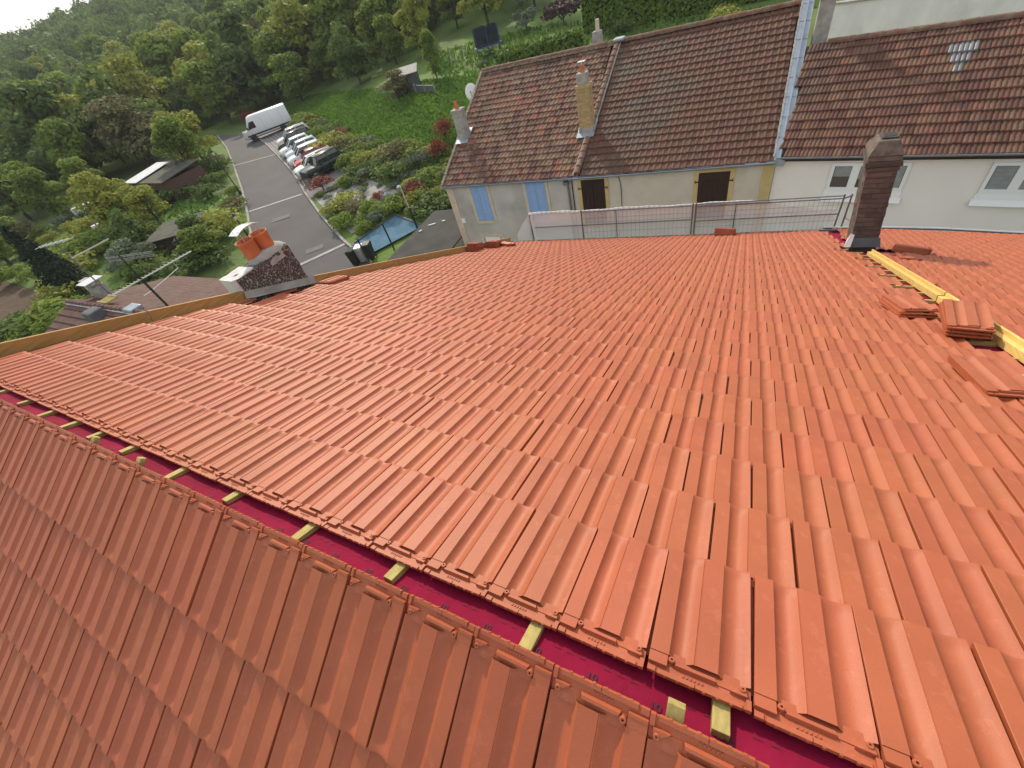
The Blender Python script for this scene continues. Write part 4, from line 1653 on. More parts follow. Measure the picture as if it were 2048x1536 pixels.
MB().tube(G(7.14, ztop(7.14) - .05), G(7.32, ztop(7.3) + .02), .02, n=8).build('coupler', 'steel', rail)

# ------------------------------------------------------------------ lower house on the left with brown roof
hL = thing('lower_house', 'low house with brown tiled roof below the left verge', 'house', (-18, 5.5, -10.3))
PL = math.atan2(1.5, 4.4)
mb = MB()
mb.prism([(-28.2, 1.2, -10.6), (-28.2, 9.6, -10.6), (-28.2, 9.6, -6.6), (-28.2, 5.35, -5.2), (-28.2, 1.2, -6.7)], (21.5, 0, 0))
mb.build('wall', 'plaster_beige', hL)
LL = math.hypot(1.5, 4.5)
FLn = Frame((0, 5.4, -5.0), (-1, 0, 0), (0, -4.5 / LL, -1.5 / LL))
FLf = Frame((0, 5.4, -5.0), (1, 0, 0), (0, 4.5 / LL, -1.5 / LL))
mb = MB()
FLn.slab(mb, [(6.5, 0), (28.4, 0), (28.4, LL), (6.5, LL)], -.1, -.05)
dLn = mb.build('roof', 'timber_dark', hL)
mb = MB()
FLf.slab(mb, [(-28.4, 0), (-6.5, 0), (-6.5, LL), (-28.4, LL)], -.1, -.05)
dLf = mb.build('roof', 'timber_dark', hL)
old_roof(dLn, FLn, 14, 28.4, 13, .24, LL / 12.8, 'double', .014, 'clay_left', 31)
old_roof(dLf, FLf, -28.4, -12, 13, .24, LL / 12.8, 'double', .012, 'clay_left', 32)
ridge_caps(dLn, (-28.4, 5.4, -4.99), (-12, 5.4, -4.99), 40, .12, 'clay_left', 33)
mb = MB()
for i in range(70):
    x = -28.3 + i * .2
    mb.bar((x, 5.27, -5.02 + random.gauss(0, .008)), (x + .2, 5.27, -5.02), .05, .05)
mb.build('ridge_mortar', 'concrete_white', dLn)
MB().bar((-20.4, 5.75, -5.02), (-17.0, 7.6, -5.62), .22, .09).build('valley_flashing', 'timber_dark', hL)
MB().box(-22.3, -21.5, 5.25, 5.75, -5.1, -4.84).build('ridge_saddle', 'zinc', hL, bevel=.06)
MB().box(-24.8, -23.9, 4.6, 5.2, -5.5, -4.78).build('roof_vent', 'slate_grey', hL, bevel=.08)
MB().prism([(-30.0, 3.6, -6.15), (-28.35, 4.8, -5.3), (-28.15, 4.5, -5.35), (-29.4, 3.1, -6.3)], (0, 0, .06)).build('verge_sheet', 'zinc', hL)
mb = MB().prism([(-29.0, 6.5, -6.9), (-28.4, 6.5, -6.9), (-28.4, 6.9, -6.9), (-29.0, 6.9, -6.9)], (0, 0, 2.3))
mb.build('side_flue', 'concrete', hL)
c4 = MB().box(-27.7, -27.0, 6.2, 6.8, -6.4, -4.75).build('chimney', 'concrete', hL, bevel=.02)
c4['label'] = 'grey chimney with a flat metal cap on the brown roof'
MB().box(-27.85, -26.85, 6.05, 6.95, -4.50, -4.46).build('chimney_cap', 'cowl_metal', c4)
for dx in (-.25, .25):
    for dy in (-.2, .2):
        MB().box(-27.35 + dx - .02, -27.35 + dx + .02, 6.5 + dy - .02, 6.5 + dy + .02, -4.76, -4.49).build('cap_leg', 'steel', c4)
mb = MB()
for i in range(7):
    mb.box(-25.4 + i * .13, -25.34 + i * .13, 5.6, 6.1, -4.98, -4.93)
mb.box(-25.45, -24.5, 5.58, 5.63, -4.95, -4.90)
mb.box(-25.45, -24.5, 6.08, 6.13, -4.95, -4.90)
o = mb.build('roof_ladder', 'timber_treated', hL)

# television antennas on the lower house
an = thing('yagi_antenna', 'long comb-like television antenna on a dark mast above the left verge', 'antenna', (-9, 2.62, -5.2))
mb = MB().tube((-9, 2.62, -5.4), (-9, 2.62, -.98), .022).tube((-9, 2.62, -1.0), (-9, 2.64, -.52), .014)
mb.build('mast', 'iron', an)
A0, A1 = Vector((-9, 2.08, -.985)), Vector((-9, 3.66, -1.055))
MB().bar(A0, A1, .018, .018).build('boom', 'aluminium', an)
for i in range(22):
    t = (i + .3) / 22
    t = t ** 1.15
    p = A0 + (A1 - A0) * t
    L = .085 if i > 3 else .11
    MB().tube(p + Vector((-L, 0, .01)), p + Vector((L, 0, .01)), .004, n=5).build('element', 'aluminium', an)
mb = MB().pipe([(-9, 3.25, -1.05), (-9, 3.25, -1.17), (-9, 2.9, -1.22), (-9, 2.62, -1.25), (-9, 2.45, -1.25)], .008, 6)
mb.build('brace', 'aluminium', an)
mb = MB()
for zz in (-.50, -.56):
    mb.tube((-9.0, 2.45, zz + .03), (-9.0, 3.10, zz - .23), .006, n=5)
for i in range(14):
    t = i / 13
    mb.tube((-9.1, 2.48 + .6 * t, -.50 - .25 * t), (-8.9, 2.48 + .6 * t, -.50 - .25 * t), .004, n=4)
    mb.tube((-9.1, 2.48 + .6 * t, -.56 - .25 * t), (-8.9, 2.48 + .6 * t, -.56 - .25 * t), .004, n=4)
mb.build('grid_array', 'steel', an)
an2 = thing('small_antenna', 'thin antenna mast with cross arms in front of the dark conifer', 'antenna', (-26.6, 6.5, -5.4))
mb = MB().tube((-26.6, 6.5, -5.5), (-26.6, 6.5, -2.5), .03)
mb.build('mast', 'steel', an2)
MB().bar((-27.6, 6.2, -2.5), (-25.8, 6.9, -2.48), .05, .05).build('boom', 'aluminium', an2)
MB().bar((-26.6, 6.5, -3.25), (-26.0, 8.1, -3.15), .05, .05).build('boom', 'aluminium', an2)
for i in range(6):
    MB().tube((-27.5 + i * .3, 6.24 + i * .117 - .25, -2.49), (-27.5 + i * .3, 6.24 + i * .117 + .25, -2.49), .012, n=5).build('element', 'aluminium', an2)

# ------------------------------------------------------------------ sheds and small things in the gardens
def shed(name, label, cx, cy, lx, ly, h, rot, wallm, roofm, slope=.25, over=.2, extra=None):
    z = gz(cx, cy)
    t = thing(name, label, 'shed', (cx, cy, z), rot)
    w = MB().box(-lx / 2, lx / 2, -ly / 2, ly / 2, -.4, h).build('wall', wallm, t, world=False)
    mb = MB()
    mb.hexa([(-lx / 2 - over, -ly / 2 - over, h + .01), (lx / 2 + over, -ly / 2 - over, h + .01), (lx / 2 + over, ly / 2 + over, h + .01 + slope * ly), (-lx / 2 - over, ly / 2 + over, h + .01 + slope * ly),
             (-lx / 2 - over, -ly / 2 - over, h + .08), (lx / 2 + over, -ly / 2 - over, h + .08), (lx / 2 + over, ly / 2 + over, h + .08 + slope * ly), (-lx / 2 - over, ly / 2 + over, h + .08 + slope * ly)])
    mb.build('roof', roofm, t, world=False)
    MB().box(-.5, .4, -ly / 2 - .03, -ly / 2, 0, h * .85).build('door', 'timber_dark', t, world=False)
    return t


t = shed('garden_hut', 'brown garden hut with half of its roof in bright metal sheet', -59.5, 28.0, 10.5, 4.5, 1.9, rad(-8), 'clay_left', 'moss_roof', .12)
MB().hexa([(-5.5, -2.7, 2.06), (-1.4, -2.6, 2.06), (-1.2, 1.7, 2.60), (-5.2, 1.9, 2.60), (-5.5, -2.7, 2.1), (-1.4, -2.6, 2.1), (-1.2, 1.7, 2.64), (-5.2, 1.9, 2.64)]).build('metal_sheet', 'tin', t, world=False)
shed('lean_to', 'dark open lean-to with mossy roof among the bushes beside the road', -40.6, 17.0, 3.6, 3.0, 1.5, rad(28), 'timber_dark', 'moss_roof', .1)
t = shed('summer_shed', 'pale garden shed with light roof behind the olive shrub', -36.6, 47.4, 3.0, 2.4, 1.7, rad(30), 'slate_grey', 'concrete', .2)
hut2 = shed('black_lean_to', 'flat black roof beside the end house with litter on it', -14.2, 17.0, 3.2, 5.2, 2.2, rad(4), 'concrete', 'felt_roof', .0, .15)
MB().box(.3, 1.5, -2.66, -2.605, .2, 1.9).build('blue_door', 'trampoline_blue', hut2, world=False)
for (x, y, l, a) in ((-.9, .9, .45, .5), (-.3, 1.25, .2, .3), (-1.3, .2, .2, 1.2)):
    mb = MB()
    c, s = math.cos(a), math.sin(a)
    mb.bar((x - c * l / 2, y - s * l / 2, 2.31), (x + c * l / 2, y + s * l / 2, 2.31), .09, .05)
    mb.build('roof_litter', 'concrete_white', hut2, world=False)

bc = struct(strip('blue_court', [(-23.3, 18.55), (-21.95, 22.2)], [(-20.9, 17.75), (-18.6, 20.9)], 'blue_sheet', .16, n=12))
mb = MB()
for a, b in (((-23.3, 18.55), (-21.95, 22.2)), ((-21.95, 22.2), (-18.6, 20.9)), ((-23.3, 18.55), (-20.9, 17.75))):
    mb.bar((a[0], a[1], gz(*a) + .12), (b[0], b[1], gz(*b) + .12), .16, .22)
struct(mb.build('court_kerb', 'slate_grey'))
for (x, y), h, lab in (((-20.35, 16.75), 1.75, 'thin black post at the road corner of the blue court'), ((-19.5, 18.4), 1.8, 'thin black post standing midway along the blue court')):
    p = thing('black_post', lab, 'post', (x, y, gz(x, y)), 0, 'black posts beside the blue court')
    MB().tube((0, 0, 0), (0, 0, h), .05, n=10).build('shaft', 'iron', p, world=False)
    MB().lathe([(.055, h), (.05, h + .05), (.0, h + .07)], n=10).build('cap', 'iron', p, world=False)
for (x, y), lab, m in (((-21.0, 17.0), 'grey wheelie bin beside the blue court', 'paint_silver'), ((-20.6, 17.35), 'dark wheelie bin behind the grey one', 'plastic_dark'), ((-21.35, 16.6), 'black wheelie bin nearest the road', 'rubber')):
    b = thing('wheelie_bin', lab, 'bin', (x, y, gz(x, y) + .06), rad(20), 'wheelie bins at the road corner')
    MB().hexa([(-.2, -.22, .05), (.2, -.22, .05), (.2, .22, .05), (-.2, .22, .05), (-.27, -.3, .95), (.27, -.3, .95), (.27, .3, .95), (-.27, .3, .95)]).build('body', m, b, bevel=.03, world=False)
    MB().hexa([(-.29, -.32, .955), (.29, -.32, .955), (.29, .33, .955), (-.29, .33, .955), (-.25, -.28, 1.05), (.25, -.28, 1.05), (.25, .3, 1.08), (-.25, .3, 1.08)]).build('lid', m, b, bevel=.02, world=False)
    for s in (-1, 1):
        MB().tube((s * .18, .25, .08), (s * .24, .25, .08), .09, n=12).build('wheel', 'rubber', b, world=False)


def street_lamp(label, x, y, h, old, arm=(0, 0)):
    t = thing('street_lamp', label, 'street lamp', (x, y, gz(x, y)))
    if old:
        MB().lathe([(.16, 0), (.15, .25), (.09, .35), (.075, .7), (.05, .75), (.045, h - .3), (.06, h - .28)], n=10).build('pole', 'iron', t, world=False)
        MB().lathe([(.05, h - .3), (.14, h - .02), (.14, h)], n=6).build('lantern', 'lamp_glass', t, world=False)
        MB().lathe([(.18, h), (.1, h + .12), (.02, h + .2)], n=6).build('lantern_cap', 'iron', t, world=False)
    else:
        MB().lathe([(.07, 0), (.06, h * .55)], n=10).build('pole_base', 'iron', t, world=False)
        MB().lathe([(.05, h * .55), (.035, h)], n=10).build('pole', 'aluminium', t, world=False)
        MB().tube((0, 0, h), (arm[0], arm[1], h + .08), .03).build('arm', 'aluminium', t, world=False)
        MB().lathe([(.02, .12), (.10, .08), (.16, .0), (.10, -.06), (.0, -.07)], (arm[0], arm[1], h + .05), 12).build('lamp_head', 'paint_silver', t, world=False)
    return t


street_lamp('black old-style lantern post at the left edge of the far road', -45.5, 26.6, 4.0, True)
street_lamp('black old-style lantern post above the bushes beside the orange chimney pots', -34.5, 18.6, 1.9, True)
street_lamp('modern two-tone lamp post standing at the corner of the blue court', -18.9, 20.6, 2.85, False, (-.18, .05))

t = thing('water_tank', 'white water tank standing in the garden left of the yellow-green tree', 'tank', (-66.5, 21.2, gz(-66.5, 21.2)), rad(20))
MB().box(-.9, .9, -.7, .7, .15, 1.7).build('tank_body', 'plastic_white', t, bevel=.15, world=False)
mb = MB()
for i in range(5):
    mb.box(-.93, .93, -.73, -.71, .2 + i * .35, .24 + i * .35)
mb.build('cage', 'steel', t, world=False)
MB().box(-.95, .95, -.75, .75, 0, .14).build('pallet', 'timber_treated', t, world=False)
t = thing('white_barrel', 'small pale barrel in the garden below the water tank', 'barrel', (-57.6, 18.1, gz(-57.6, 18.1)))
MB().lathe([(.35, 0), (.42, .5), (.40, 1.1), (.0, 1.1)], n=14).build('barrel', 'plastic_white', t, world=False)

# trampoline with safety net
tx, ty = -28.6, 54.0
tr = thing('trampoline', 'round trampoline with dark safety net in the garden behind the houses', 'trampoline', (tx, ty, gz(tx, ty)))
n = 24
mb = MB().lathe([(1.30, .80), (1.62, .80), (1.62, .88), (1.30, .88), (1.30, .80)], n=n)
mb.build('rim_pad', 'trampoline_blue', tr, world=False)
MB().lathe([(1.31, .84), (0, .82)], n=n).build('jumping_mat', 'trampoline_net', tr, world=False)
MB().lathe([(1.45, .88), (1.45, 2.55)], n=n).build('safety_net', 'trampoline_mesh', tr, world=False)
for i in range(6):
    a = i * math.pi / 3
    MB().tube((1.5 * math.cos(a), 1.5 * math.sin(a), 0), (1.5 * math.cos(a), 1.5 * math.sin(a), 2.6), .04, n=8).build('net_pole', 'trampoline_blue', tr, world=False)
# garden fence and swing frame
fn = thing('garden_fence', 'low grey garden fence with wire panels at the top edge of the lawn', 'fence', (-37, 46.8, gz(-37, 46.8)))
P0_, P1_ = Vector((-43.3, 49.4, 0)), Vector((-30.8, 44.2, 0))
for i in range(8):
    p = P0_ + (P1_ - P0_) * i / 7
    MB().tube((p.x, p.y, gz(p.x, p.y) - .1), (p.x, p.y, gz(p.x, p.y) + 1.1), .05, n=8).build('fence_post', 'concrete', fn)
for i in range(7):
    p, q = P0_ + (P1_ - P0_) * i / 7, P0_ + (P1_ - P0_) * (i + 1) / 7
    mb = MB()
    for k in range(5):
        mb.tube((p.x, p.y, gz(p.x, p.y) + .2 + k * .2), (q.x, q.y, gz(q.x, q.y) + .2 + k * .2), .012, n=4)
    if i in (5, 6):
        mb.hexa([(p.x, p.y, gz(p.x, p.y)), (q.x, q.y, gz(q.x, q.y)), (q.x, q.y + .04, gz(q.x, q.y)), (p.x, p.y + .04, gz(p.x, p.y)), (p.x, p.y, gz(p.x, p.y) + .9), (q.x, q.y, gz(q.x, q.y) + .9), (q.x, q.y + .04, gz(q.x, q.y) + .9), (p.x, p.y + .04, gz(p.x, p.y) + .9)])
    mb.build('fence_panel', 'steel', fn)
sw = thing('swing_frame', 'pale metal swing frame left of the trampoline', 'swing', (-31.8, 52.2, gz(-31.8, 52.2)))
for s in (-1, 1):
    MB().tube((s * .9, -.6, 0), (s * .9, 0, 1.7), .035).build('leg', 'concrete', sw, world=False)
    MB().tube((s * .9, .6, 0), (s * .9, 0, 1.7), .035).build('leg', 'concrete', sw, world=False)
MB().tube((-.9, 0, 1.7), (.9, 0, 1.7), .035).build('top_bar', 'concrete', sw, world=False)


# ------------------------------------------------------------------ vehicles
def loft(stations, mb):
    """stations: list of (x, [(y, z) half section from centre bottom to centre top])"""
    k = len(stations[0][1])
    rings = []
    for x, sec in stations:
        ring = [(x, y, z) for y, z in sec] + [(x, -y, z) for y, z in reversed(sec)]
        rings.append(ring)
    n = len(rings[0])
    vs = [p for r in rings for p in r]
    fs = []
    for i in range(len(rings) - 1):
        for j in range(n):
            a, b = i * n + j, i * n + (j + 1) % n
            fs.append((a, b, b + n, a + n))
    fs.append(tuple(range(n)))
    fs.append(tuple(range((len(rings) - 1) * n, len(rings) * n))[::-1])
    return mb.add(vs, fs)


def wheel(parent, x, y, r, w=.2):
    s = 1 if y > 0 else -1
    t = MB()
    prof_ = [(r * .62, -w / 2), (r * .95, -w / 2), (r, -w * .35), (r, w * .35), (r * .95, w / 2), (r * .62, w / 2)]
    t.lathe(prof_, n=18)
    for i, p in enumerate(t.v):
        t.v[i] = (x + p[0], y + p[2], r + p[1])
    o = t.build('wheel', 'rubber', parent, world=False, smooth=True)
    q = MB()
    q.lathe([(0, .06), (r * .2, .07), (r * .58, .055), (r * .64, .09), (r * .64, -.05)], n=14)
    for i, p in enumerate(q.v):
        q.v[i] = (x + p[0], y + s * (p[2] + w * .12), r + p[1])
    q.build('rim', 'paint_silver', o, world=False)
    return o


def make_car(label, x, y, ang, L, Wd, H, paint, kind='hatch', rails=False, spare=False):
    z = gz(x, y) + .08
    t = thing('parked_car', label, 'car', (x, y, z), ang, 'cars parked along the paved bay')
    hw = Wd / 2
    r = .33 if kind != 'jeep' else .39
    zb = .22 if kind != 'jeep' else .36
    belt = H * .60
    hood = H * .56 if kind != 'jeep' else H * .57

    def low_sec(w, zt, zl=zb):
        return [(0, zl), (w * .86, zl), (w * .98, zl + .12), (w, zl + .30), (w * .985, zt - .14), (w * .93, zt - .02), (0, zt + .015)]
    xs_ = [(-L / 2, .80, .70, zb + .12), (-L / 2 + .10, .92, .93, zb + .03), (-L / 2 + .5, 1., 1., zb), (0, 1., 1.0, zb), (L / 2 - 1.25, 1., 1., zb), (L / 2 - .9, 1., .965, zb), (L / 2 - .35, .95, .90, zb), (L / 2 - .08, .86, .78, zb + .04), (L / 2, .76, .66, zb + .12)]
    if kind == 'jeep':
        xs_ = [(-L / 2, .95, .97, zb + .05), (-L / 2 + .1, .98, 1., zb), (0, 1., 1., zb), (L / 2 - 1.2, 1., 1., zb), (L / 2 - .25, .96, .98, zb), (L / 2, .9, .88, zb + .1)]
    st = [(px, low_sec(hw * a, belt * b, zl)) for px, a, b, zl in xs_]
    body = loft(st, MB()).build('body', paint, t, world=False, smooth=True)
    bv = body.modifiers.new('bevel', 'BEVEL')
    bv.width = .03
    bv.segments = 2
    bv.limit_method = 'ANGLE'
    bv.angle_limit = rad(45)
    # greenhouse: glass cabin with painted roof and pillars
    xr = {'hatch': -L / 2 + .12, 'suv': -L / 2 + .12, 'wagon': -L / 2 + .10, 'jeep': -L / 2 + .10, 'sedan': -L / 2 + .75}[kind]
    xf = L / 2 - (1.0 if kind != 'jeep' else 1.35)
    rr_, rf = xr + (.42 if kind in ('hatch', 'wagon', 'suv') else .15 if kind == 'jeep' else .7), xf - (.72 if kind != 'jeep' else .30)

    def cab(px, w, zt):
        return (px, [(0, belt - .05), (w * .93, belt - .05), (w * .93, belt), (w * .90, belt + (zt - belt) * .5), (w * .80, zt - .03), (w * .70, zt), (0, zt + .01)])
    loft([cab(xr, hw * .92, belt + .02), cab(rr_, hw * .94, H - .03), cab((rr_ + rf) / 2, hw * .96, H), cab(rf, hw * .93, H - .04), cab(xf, hw * .9, belt + .02)], MB()).build('cabin_glass', 'car_glass', t, world=False, smooth=False)
    mb = MB()
    loft([(rr_ - .10, [(0, H - .075), (hw * .76, H - .085), (hw * .70, H - .03), (0, H - .015)]), ((rr_ + rf) / 2, [(0, H - .03), (hw * .80, H - .055), (hw * .74, H + .012), (0, H + .028)]), (rf + .08, [(0, H - .085), (hw * .77, H - .095), (hw * .70, H - .04), (0, H - .025)])], mb)
    roof = mb.build('roof', paint, t, world=False, smooth=True)
    for s in (-1, 1):
        p = MB()
        yb, yt = s * hw * .935, s * hw * .775
        p.bar((xf - .02, s * hw * .86, belt), (rf + .03, s * hw * .745, H - .06), .06, .06)
        p.bar(((xr + xf) / 2, yb, belt), ((rr_ + rf) / 2, yt, H - .04), .05, .08)
        p.bar((xr + .04, s * hw * .87, belt), (rr_ - .02, s * hw * .76, H - .05), .12, .14)
        p.build('pillar', paint, t, world=False)
        MB().box(xf - .55, xf - .35, s * hw * 1.0 - .0 if s > 0 else -hw * 1.0 - .16, s * hw * 1.0 + .16 if s > 0 else -hw * 1.0, belt - .02, belt + .13).build('wing_mirror', paint, t, world=False, bevel=.03)
        MB().box(L / 2 - .22, L / 2 - .02, s * hw * .62 - .16, s * hw * .62 + .16, belt * .66, belt * .80).build('headlight', 'lamp_glass', t, world=False, bevel=.03)
        MB().box(-L / 2 - .012, -L / 2 + .16, s * hw * .74 - .11, s * hw * .74 + .11, belt * .62, belt * .84).build('tail_light', 'tail_red', t, world=False, bevel=.02)
        if rails:
            MB().bar((rr_, s * hw * .70, H + .06), (rf, s * hw * .70, H + .05), .04, .04).build('roof_rail', 'paint_black', t, world=False)
    MB().box(L / 2 - .05, L / 2 + .015, -hw * .55, hw * .55, zb + .10, zb + .28).build('bumper_grille', 'plastic_dark', t, world=False)
    for wx in (L / 2 - .82, -L / 2 + .78):
        for s in (-1, 1):
            wheel(t, wx, s * (hw - .11), r)
    if spare:
        t_ = MB().lathe([(.16, -.1), (.36, -.1), (.38, 0), (.36, .1), (.16, .1)], n=18)
        for i, p in enumerate(t_.v):
            t_.v[i] = (-L / 2 - .13 + p[2], p[0], .95 + p[1])
        t_.build('spare_wheel', 'rubber', t, world=False)
        for s in (-1, 1):
            MB().box(-L / 2 + .1, L / 2 - .2, s * hw - (.0 if s > 0 else .09), s * hw + (.09 if s > 0 else 0), zb + .0, zb + .10).build('side_step', 'plastic_dark', t, world=False)
    return t


f0, f1 = Vector((-36.9, 27.6, 0)), Vector((-52.0, 37.9, 0))
head = Vector((-.60, -.80, 0))
specs = [('dark green off-road car with spare wheel, nearest of the parked row', 4.1, 1.75, 1.72, 'paint_green', 'jeep', True, True),
         ('white estate car with dark side windows next to the dark off-road car', 4.6, 1.85, 1.50, 'paint_white', 'wagon', True, False),
         ('red hatchback parked between two white cars', 4.0, 1.75, 1.48, 'paint_red', 'hatch', False, False),
         ('white hatchback just beyond the red car', 4.2, 1.8, 1.50, 'paint_white', 'hatch', False, False),
         ('pale ice blue car in the middle of the parked row', 4.1, 1.78, 1.50, 'paint_ice', 'hatch', False, False),
         ('white small car third from the van', 4.0, 1.75, 1.52, 'paint_white', 'hatch', False, False),
         ('black sport utility car second from the van', 4.5, 1.88, 1.68, 'paint_black', 'suv', True, False),
         ('white sport utility car with roof rails parked next to the van', 4.4, 1.85, 1.66, 'paint_white', 'suv', True, False)]
rc = random.Random(2)
for i, (lab, L, wd, H, m, kind, rails_, spare) in enumerate(specs):
    f = f0 + (f1 - f0) * i / 7
    a = math.atan2(head.y, head.x) + rad(rc.uniform(-3, 3) + (16 if i == 0 else 8 if i == 1 else 0))
    d = Vector((math.cos(a), math.sin(a), 0))
    c = f - d * (L / 2 + rc.uniform(-.1, .5))
    make_car(lab, c.x, c.y, a, L, wd, H, m, kind, rails_, spare)


def make_van(label, x, y, ang):
    z = gz(x, y) + .08
    t = thing('white_van', label, 'van', (x, y, z), ang)
    L, hw, H = 6.9, 1.0, 2.85

    def sec(w, zt, zl=.38):
        return [(0, zl), (w * .9, zl), (w, zl + .15), (w, zl + .9), (w * .965, zt - .30), (w * .86, zt - .06), (w * .70, zt), (0, zt + .03)]
    st = [(-L / 2, sec(hw * .97, H - .05)), (-L / 2 + .08, sec(hw, H)), (0, sec(hw, H)), (1.55, sec(hw, H)), (1.95, sec(hw * .99, H - .12)), (2.25, sec(hw * .98, H - .55)), (2.62, sec(hw * .97, 1.62)), (2.72, sec(hw * .965, 1.42)), (3.2, sec(hw * .92, 1.22)), (3.38, sec(hw * .84, 1.02, .42)), (3.45, sec(hw * .76, .85, .5))]
    b = loft(st, MB()).build('body', 'paint_white', t, world=False, smooth=True)
    bv = b.modifiers.new('bevel', 'BEVEL')
    bv.width = .05
    bv.segments = 2
    bv.limit_method = 'ANGLE'
    bv.angle_limit = rad(40)
    MB().add([(2.70, -.80, 1.50), (2.70, .80, 1.50), (2.14, .76, 2.45), (2.14, -.76, 2.45)], [(0, 1, 2, 3)]).prism([(2.73, -.82, 1.48), (2.73, .82, 1.48), (2.17, .78, 2.46), (2.17, -.78, 2.46)], (.02, 0, .01)).build('windscreen', 'car_glass', t, world=False)
    for s in (-1, 1):
        y = s * 1.003
        mb = MB().prism([(1.35, y, 1.45), (2.45, y, 1.42), (2.36, y * .985, 1.62), (1.98, y * .965, 2.22), (1.35, y * .965, 2.22)], (0, s * .012, 0))
        mb.build('side_window', 'car_glass', t, world=False)
        MB().box(-L / 2 + .1, 3.0, min(y, y + s * .02), max(y, y + s * .02), .62, .80).build('side_moulding', 'plastic_dark', t, world=False)
        MB().box(-L / 2 + .1, 3.0, min(s * .97, s * .985), max(s * .97, s * .985), .36, .46).build('sill', 'plastic_dark', t, world=False)
        MB().box(2.45, 2.62, min(y, y + s * .26), max(y, y + s * .26), 1.40, 1.75).build('wing_mirror', 'plastic_dark', t, world=False, bevel=.03)
        MB().box(3.25, 3.42, s * .68 - .14, s * .68 + .14, .92, 1.12).build('headlight', 'lamp_glass', t, world=False, bevel=.03)
        MB().box(-L / 2 - .01, -L / 2 + .05, s * .9 - .06, s * .9 + .06, .9, 1.4).build('tail_light', 'tail_red', t, world=False)
        for wx in (2.35, -1.95):
            wheel(t, wx, s * .86, .36, .24)
            mb = MB().lathe([(.44, -.02), (.44, .02), (0, .02)], n=20)
            for i, p in enumerate(mb.v):
                mb.v[i] = (wx + p[0], s * (.992) + s * p[2] * .4, .40 + p[1])
            mb.build('wheel_arch', 'plastic_dark', t, world=False)
    MB().box(3.36, 3.50, -.78, .78, .42, .66).build('bumper', 'plastic_dark', t, world=False, bevel=.04)
    for x_ in (-2.3, -1.0, .3):
        mb = MB()
        for s in (-1, 1):
            mb.box(x_, x_ + .012, s * 1.0 - .004, s * 1.0 + .004, .85, 2.4)
        mb.build('panel_seam', 'plastic_dark', t, world=False)
    return t


make_van('long white high-roof van parked at the end of the row of cars', -61.6, 45.6, math.atan2(44.33 - 47.67, -63.4 + 60.82))

# ------------------------------------------------------------------ vegetation
def crown(name, seed, n, leaf, m, lobes=14, shape='round', z0=.07):
    """unit tree crown (height 1): many leaf-clump faces spread over lobes"""
    r = np.random.RandomState(seed)
    C_, Rr = [], []
    for i in range(lobes):
        if shape == 'cone':
            t = r.rand() ** .8
            rad_ = .24 * (1 - t) + .02
            a = r.rand() * 6.28
            C_.append((rad_ * math.cos(a) * .8, rad_ * math.sin(a) * .8, .12 + .84 * t))
            Rr.append(.05 + .11 * (1 - t))
        elif shape == 'bush':
            a = r.rand() * 6.28
            q = r.rand() ** .5 * .42
            C_.append((q * math.cos(a), q * math.sin(a), .25 + .45 * r.rand() * (1 - q)))
            Rr.append(.20 + .14 * r.rand())
        else:
            a = r.rand() * 6.28
            z = r.rand()
            q = (r.rand() ** .6) * .30 * math.sin(math.pi * (.26 + .60 * z))
            C_.append((q * math.cos(a), q * math.sin(a), z0 + .10 + (1 - z0 - .22) * z))
            Rr.append(.085 + .095 * r.rand())
    C_, Rr = np.array(C_), np.array(Rr)
    k = r.choice(lobes, n, p=Rr ** 2 / (Rr ** 2).sum())
    d = r.normal(size=(n, 3))
    d /= np.linalg.norm(d, axis=1)[:, None]
    d[:, 2] = np.where(d[:, 2] < -.3, -d[:, 2], d[:, 2])
    rr_ = Rr[k] * (.55 + .55 * r.rand(n) ** .6)
    P = C_[k] + d * rr_[:, None] * np.array([1, 1, .85])
    P[:, 2] = np.maximum(P[:, 2], .02)
    nrm = d + r.normal(0, .55, (n, 3))
    nrm /= np.linalg.norm(nrm, axis=1)[:, None]
    a = np.cross(nrm, r.normal(size=(n, 3)))
    a /= np.linalg.norm(a, axis=1)[:, None]
    b = np.cross(nrm, a)
    s = leaf * (.55 + .9 * r.rand(n))[:, None]
    q = .62
    V = np.stack([P - a * s, P + b * s * q, P + a * s, P - b * s * q], 1).reshape(-1, 3)
    Q = np.arange(4 * n).reshape(n, 4)
    tone = (r.rand(lobes)[k] * .75 + r.rand(n) * .25)
    return np_mesh(name, V, Q, m, tone)


def trunk_mesh(name, seed, h=.42, r0=.022, m='bark'):
    r = random.Random(seed)
    mb = MB()
    mb.tube((0, 0, -.03), (.01, 0, h * .6), r0, r0 * .75, 7)
    mb.tube((.01, 0, h * .6), (.0, .01, h + .3), r0 * .75, r0 * .25, 6)
    for i in range(6):
        a = r.uniform(0, 6.28)
        z = h * r.uniform(.5, 1.1)
        L = r.uniform(.14, .24)
        mb.tube((.005, 0, z), (L * math.cos(a), L * math.sin(a), z + r.uniform(.12, .26)), r0 * .45, r0 * .12, 5)
    return mb.mesh(name, m)


